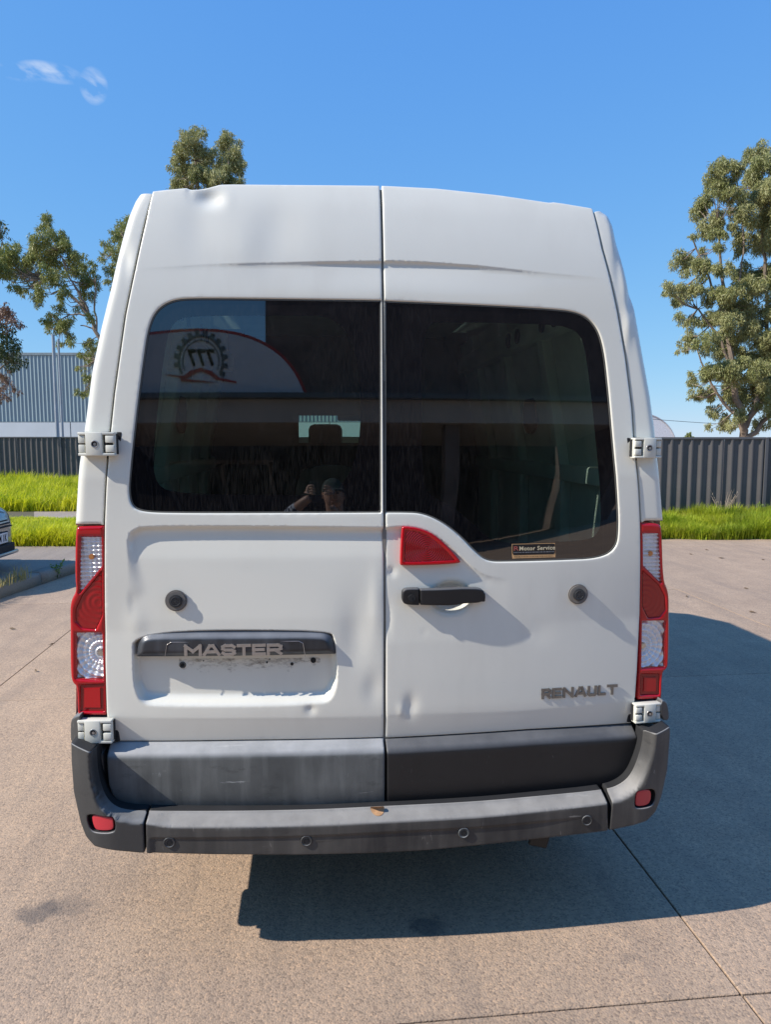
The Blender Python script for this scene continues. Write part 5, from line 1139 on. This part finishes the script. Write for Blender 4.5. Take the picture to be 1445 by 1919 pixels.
em.ring((-0.03, 0, 0.69), 0.042, 0.005, 'x'); em.ring((-0.026, 0, 0.69), 0.02, 0.004, 'x'); em.box((-0.026, 0, 0.71), (0.006, 0.06, 0.008))
em.build('grille_emblem', MAT['silver'], car, smooth=True)
MB().box((0.012, 0, 0.43), (0.02, 0.40, 0.145), 0.004).build('plate_surround', MAT['dark'], car)
plate = MB().box((0.024, 0, 0.43), (0.006, 0.365, 0.12), 0.002).build('number_plate', simple('plate_white', (0.55, 0.56, 0.58), 0.5), car)
me, x, z, y = text_mesh('ADM 1K', 0.31, 0.085, 0.002, 0.02); me.vertices.foreach_set('co', np.stack([0.0285 + y * 0, x, 0.43 + z], 1).astype(np.float32).ravel()); me.update(); link('plate_lettering', me, MAT['dark'], plate)

# ================================================================== behind the viewer (seen mirrored in the dark glass)
wb = -12.0
ws_ = empty('workshop_building', (0, wb, 0), label='workshop behind the viewer with a round topped sign, seen only reflected in the rear windows', cat='building')
def WB(name, c, s, mat, bev=0.0): o = MB().box(Vector(c), s, bev).build(name, mat, ws_); return o
brown = simple('brown_wall', (0.16, 0.12, 0.10), 0.8, 0, 0.3, 2); beige = simple('beige_fascia', (0.50, 0.43, 0.35), 0.7, 0, 0.1, 1); dkw = simple('dark_opening', (0.03, 0.03, 0.032), 0.8); redp = simple('sign_red', (0.50, 0.05, 0.04), 0.5, 0, 0.05); whp = simple('sign_white', (0.75, 0.77, 0.78), 0.5, 0, 0.04); gyp = simple('sign_grey', (0.10, 0.13, 0.14), 0.5)
WB('upper_wall', (3.0, -2.0, 5.9), (9.0, 3.6, 4.2), brown); WB('fascia', (-0.5, -1.8, 3.86), (16, 3.8, 0.46), beige); WB('eave', (-0.5, -1.75, 4.15), (16.2, 4.0, 0.10), gyp)
WB('back_wall', (-0.5, -4.5, 1.9), (16, 0.2, 3.9), dkw); WB('pier', (-8.2, -2.0, 1.8), (0.5, 3.8, 3.65), brown); WB('pier', (2.9, -0.3, 1.8), (0.35, 0.4, 3.65), brown); WB('pier', (7.3, -2.0, 1.8), (0.5, 3.8, 3.65), brown)
fr_ = MB()
for xx in (-4.4, -2.9, -1.6): fr_.box((xx, -2.6, 1.9), (0.09, 0.12, 2.4))
fr_.box((-3.0, -2.6, 3.1), (2.9, 0.12, 0.10)); fr_.build_split('window_frame', brown, ws_)
signp = [(-6.2, -0.0)]
arc = [(-6.2, 4.22), (-6.2, 5.05), (-4.6, 5.35), (-3.0, 5.48), (-2.0, 5.38), (-1.3, 5.1), (-0.85, 4.7), (-0.6, 4.22)]
arcs = chaikin([(a[0], a[1], 1) if i in (0, 7) else a for i, a in enumerate(arc)], 3)
sg = MB().prism([tuple(a) for a in inset(arcs, -0.07)], -0.02, 0.02).build('sign_edge', redp, ws_); MB().prism([tuple(a) for a in arcs], 0.03, 0.06).build('sign_panel', whp, ws_)
gc = (-2.95, 4.86); gb = MB()
def rev(o): return o
R0 = 0.50
for i in range(13):
    a0_ = R(-28 + i * 18.0); gb.box((gc[0] + (R0 + 0.06) * math.cos(a0_), 0.075, gc[1] + (R0 + 0.06) * math.sin(a0_)), (0.10, 0.02, 0.09), 0.0, Matrix.Rotation(-a0_, 3, 'Y'))
pa = [(gc[0] + R0 * math.cos(R(t)), 0.075, gc[1] + R0 * math.sin(R(t))) for t in range(-30, 215, 8)]; gb.tube(pa, 0.028, 5); pa = [(gc[0] + (R0 - 0.09) * math.cos(R(t)), 0.075, gc[1] + (R0 - 0.09) * math.sin(R(t))) for t in range(-25, 210, 8)]; gb.tube(pa, 0.012, 5)
gb.build('gear_emblem', gyp, ws_)
me, x, z, y = text_mesh('777', 0.62, 0.34, 0.02, 0.03)     # faces the van (+y), so it reads mirrored in the glass
me.vertices.foreach_set('co', np.stack([gc[0] - x, 0.08 + y * 0, gc[1] + 0.06 + z], 1).astype(np.float32).ravel()); me.update(); link('sign_lettering', me, redp, ws_)
sb_ = MB(); sw_ = [(-0.95, -0.40), (-0.5, -0.32), (-0.3, -0.18), (0, -0.10), (0.28, -0.16), (0.45, -0.28), (1.0, -0.24), (0.4, -0.34), (0.15, -0.22), (0, -0.17), (-0.22, -0.24), (-0.4, -0.36), (-0.95, -0.44)]
sb_.prism([(gc[0] - p[0] * 0.85, gc[1] - 0.05 + p[1] * 0.9) for p in sw_], 0.07, 0.09); sb_.prism([(gc[0] - p[0], gc[1] - 0.05 + p[1]) for p in ((-0.35, -0.38), (0.45, -0.30), (0.45, -0.36))], 0.07, 0.09); sb_.build('road_emblem', redp, ws_)

# the photographer, standing behind the viewpoint
pf = empty('person', (-0.13, -2.68, 0), label='person in dark cap and checked shirt photographing the van, seen reflected in the left window', cat='person')
def skinned(name, joints, edges, radii, mat, sub=2, parent=pf):
    me = bpy.data.meshes.new(name); me.from_pydata([Vector(j) for j in joints], edges, []); o = bpy.data.objects.new(name, me); COL.objects.link(o); me.materials.append(mat)
    md = o.modifiers.new('skin', 'SKIN'); 
    if not me.skin_vertices: 
        bpy.context.view_layer.objects.active = o
    for i, r_ in enumerate(radii): me.skin_vertices[0].data[i].radius = (r_, r_) if not isinstance(r_, tuple) else r_
    me.skin_vertices[0].data[0].use_root = True
    md.use_smooth_shade = True
    s_ = o.modifiers.new('sub', 'SUBSURF'); s_.levels = sub; s_.render_levels = sub; o.parent = parent; return o
skinm = simple('skin', (0.45, 0.27, 0.19), 0.5)
chk = NT('checked_shirt'); g_ = chk.n('ShaderNodeTexCoord'); ck = chk.n('ShaderNodeTexChecker', {'Scale': 28.0, 'Color1': (0.50, 0.55, 0.62, 1), 'Color2': (0.03, 0.04, 0.08, 1)}); chk.t.links.new(g_.outputs['Object'], ck.inputs['Vector']); chk.set(Base_Color=ck.outputs[0], Roughness=0.9)
# local frame of pf: faces +y (towards the van)
J = [(0,0,.98),(0,0.0,1.15),(0,0.01,1.36),(0,0.02,1.46),(0,0.04,1.56),(0,0.06,1.66),   # pelvis..head
     (.19,0,1.40),(.27,.10,1.16),(.06,.30,1.44),(-.03,.34,1.58), (-.19,0,1.42),(-.37,.14,1.47),(-.24,.30,1.58),(-.17,.335,1.63),
     (.10,0,.92),(.11,.02,.50),(.11,-.02,.09),(.12,.12,.04),(-.10,0,.92),(-.11,.02,.50),(-.11,-.02,.09),(-.12,.12,.04)]
Ed = [(0,1),(1,2),(2,3),(3,4),(4,5),(2,6),(6,7),(7,8),(8,9),(2,10),(10,11),(11,12),(12,13),(0,14),(14,15),(15,16),(16,17),(0,18),(18,19),(19,20),(20,21)]
Ra = [(.15,.11),(.14,.10),(.16,.11),.065,.07,.085,.065,.05,.035,.028,.065,.05,.035,.028,.09,.06,.045,.04,.09,.06,.045,.04]
body = skinned('body', J, Ed, Ra, skinm)
skinned('shirt', [J[1],(0,0,1.02),J[2],(0,.01,1.44),J[6],J[7],(.17,.20,1.29),(.10,.27,1.40),J[10],J[11],(-.32,.20,1.51),(-.26,.27,1.56)], [(0,1),(0,2),(2,3),(2,4),(4,5),(5,6),(6,7),(2,8),(8,9),(9,10),(10,11)], [(.16,.125),(.17,.13),(.178,.125),.085,.082,.064,.052,.045,.082,.064,.052,.045], chk.m)
skinned('trousers', [(0,0,1.0),J[14],J[15],(.11,-.02,.12),J[18],J[19],(-.11,-.02,.12)], [(0,1),(1,2),(2,3),(0,4),(4,5),(5,6)], [(.165,.125),.10,.072,.06,.10,.072,.06], simple('dark_trousers', (0.03, 0.035, 0.05), 0.9))
hm = MB(); b = bmesh.new(); bmesh.ops.create_uvsphere(b, u_segments=24, v_segments=16, radius=0.5); b.transform(Matrix.Translation((0, 0.055, 1.665)) @ Matrix.Diagonal((0.158, 0.195, 0.235, 1))); hm.add(b)
hm.box((0, 0.155, 1.655), (0.022, 0.035, 0.045), 0.008); hm.box((0, 0.148, 1.612), (0.045, 0.012, 0.010), 0.004); hm.box((0.082, 0.05, 1.665), (0.015, 0.03, 0.055), 0.006); hm.box((-0.082, 0.05, 1.665), (0.015, 0.03, 0.055), 0.006)
hm.build('head', skinm, pf, smooth=True)
em_ = MB(); em_.box((0.032, 0.148, 1.678), (0.022, 0.01, 0.009), 0.003); em_.box((-0.032, 0.148, 1.678), (0.022, 0.01, 0.009), 0.003); em_.build_split('eye', MAT['dark'], pf)
capm = simple('dark_cap', (0.02, 0.035, 0.03), 0.9); cpm = MB(); b = bmesh.new(); bmesh.ops.create_uvsphere(b, u_segments=24, v_segments=16, radius=0.5); bmesh.ops.bisect_plane(b, geom=b.verts[:] + b.edges[:] + b.faces[:], plane_co=(0, 0, 0.02), plane_no=(0, 0, 1), clear_inner=True); b.transform(Matrix.Translation((0, 0.05, 1.69)) @ Matrix.Diagonal((0.175, 0.215, 0.22, 1))); cpm.add(b); cpm.box((0, 0.185, 1.705), (0.145, 0.10, 0.012), 0.005, Matrix.Rotation(R(-10), 3, 'X')); cpm.build('cap', capm, pf, smooth=True)
for s_ in (1, -1):       # hands: palm and five fingers curled round the phone
    hx = s_ * 0.045 - 0.10; jj = [(hx + s_ * .035, .33, 1.62 if s_ < 0 else 1.60), (hx + s_ * .03, .345, 1.66)]
    fj = []; fe = []; fr__ = []
    base = (hx + s_ * .045, .335, 1.64)
    fj.append(base); fr__.append(.024); fj.append((hx + s_ * .040, .340, 1.685)); fe.append((0, 1)); fr__.append(.020)
    for k in range(4):
        z_ = 1.655 + k * 0.02; i0 = len(fj); L_ = (0.045, 0.052, 0.05, 0.04)[k]
        fj += [(hx + s_ * .030, .352, z_), (hx + s_ * (.030 - L_ * .5), .368, z_ + .002), (hx + s_ * (.022 - L_ * .8), .362, z_ + .003)]; fe += [(0 if k < 2 else 1, i0), (i0, i0 + 1), (i0 + 1, i0 + 2)]; fr__ += [.010, .0085, .007]
    i0 = len(fj); fj += [(hx + s_ * .030, .322, 1.665), (hx + s_ * .012, .320, 1.690)]; fe += [(0, i0), (i0, i0 + 1)]; fr__ += [.011, .009]
    skinned('hand', fj, fe, fr__, skinm, 1)
# phone just behind the viewpoint, held in the hands
ph = MB().box((CAMLOC.x - 0.02, CAMLOC.y - 0.030, CAMLOC.z - 0.05), (0.076, 0.009, 0.16), 0.003).build('phone', MAT['gloss_black']); tag(ph, 'dark phone held up in front of the face of the reflected person', 'phone')
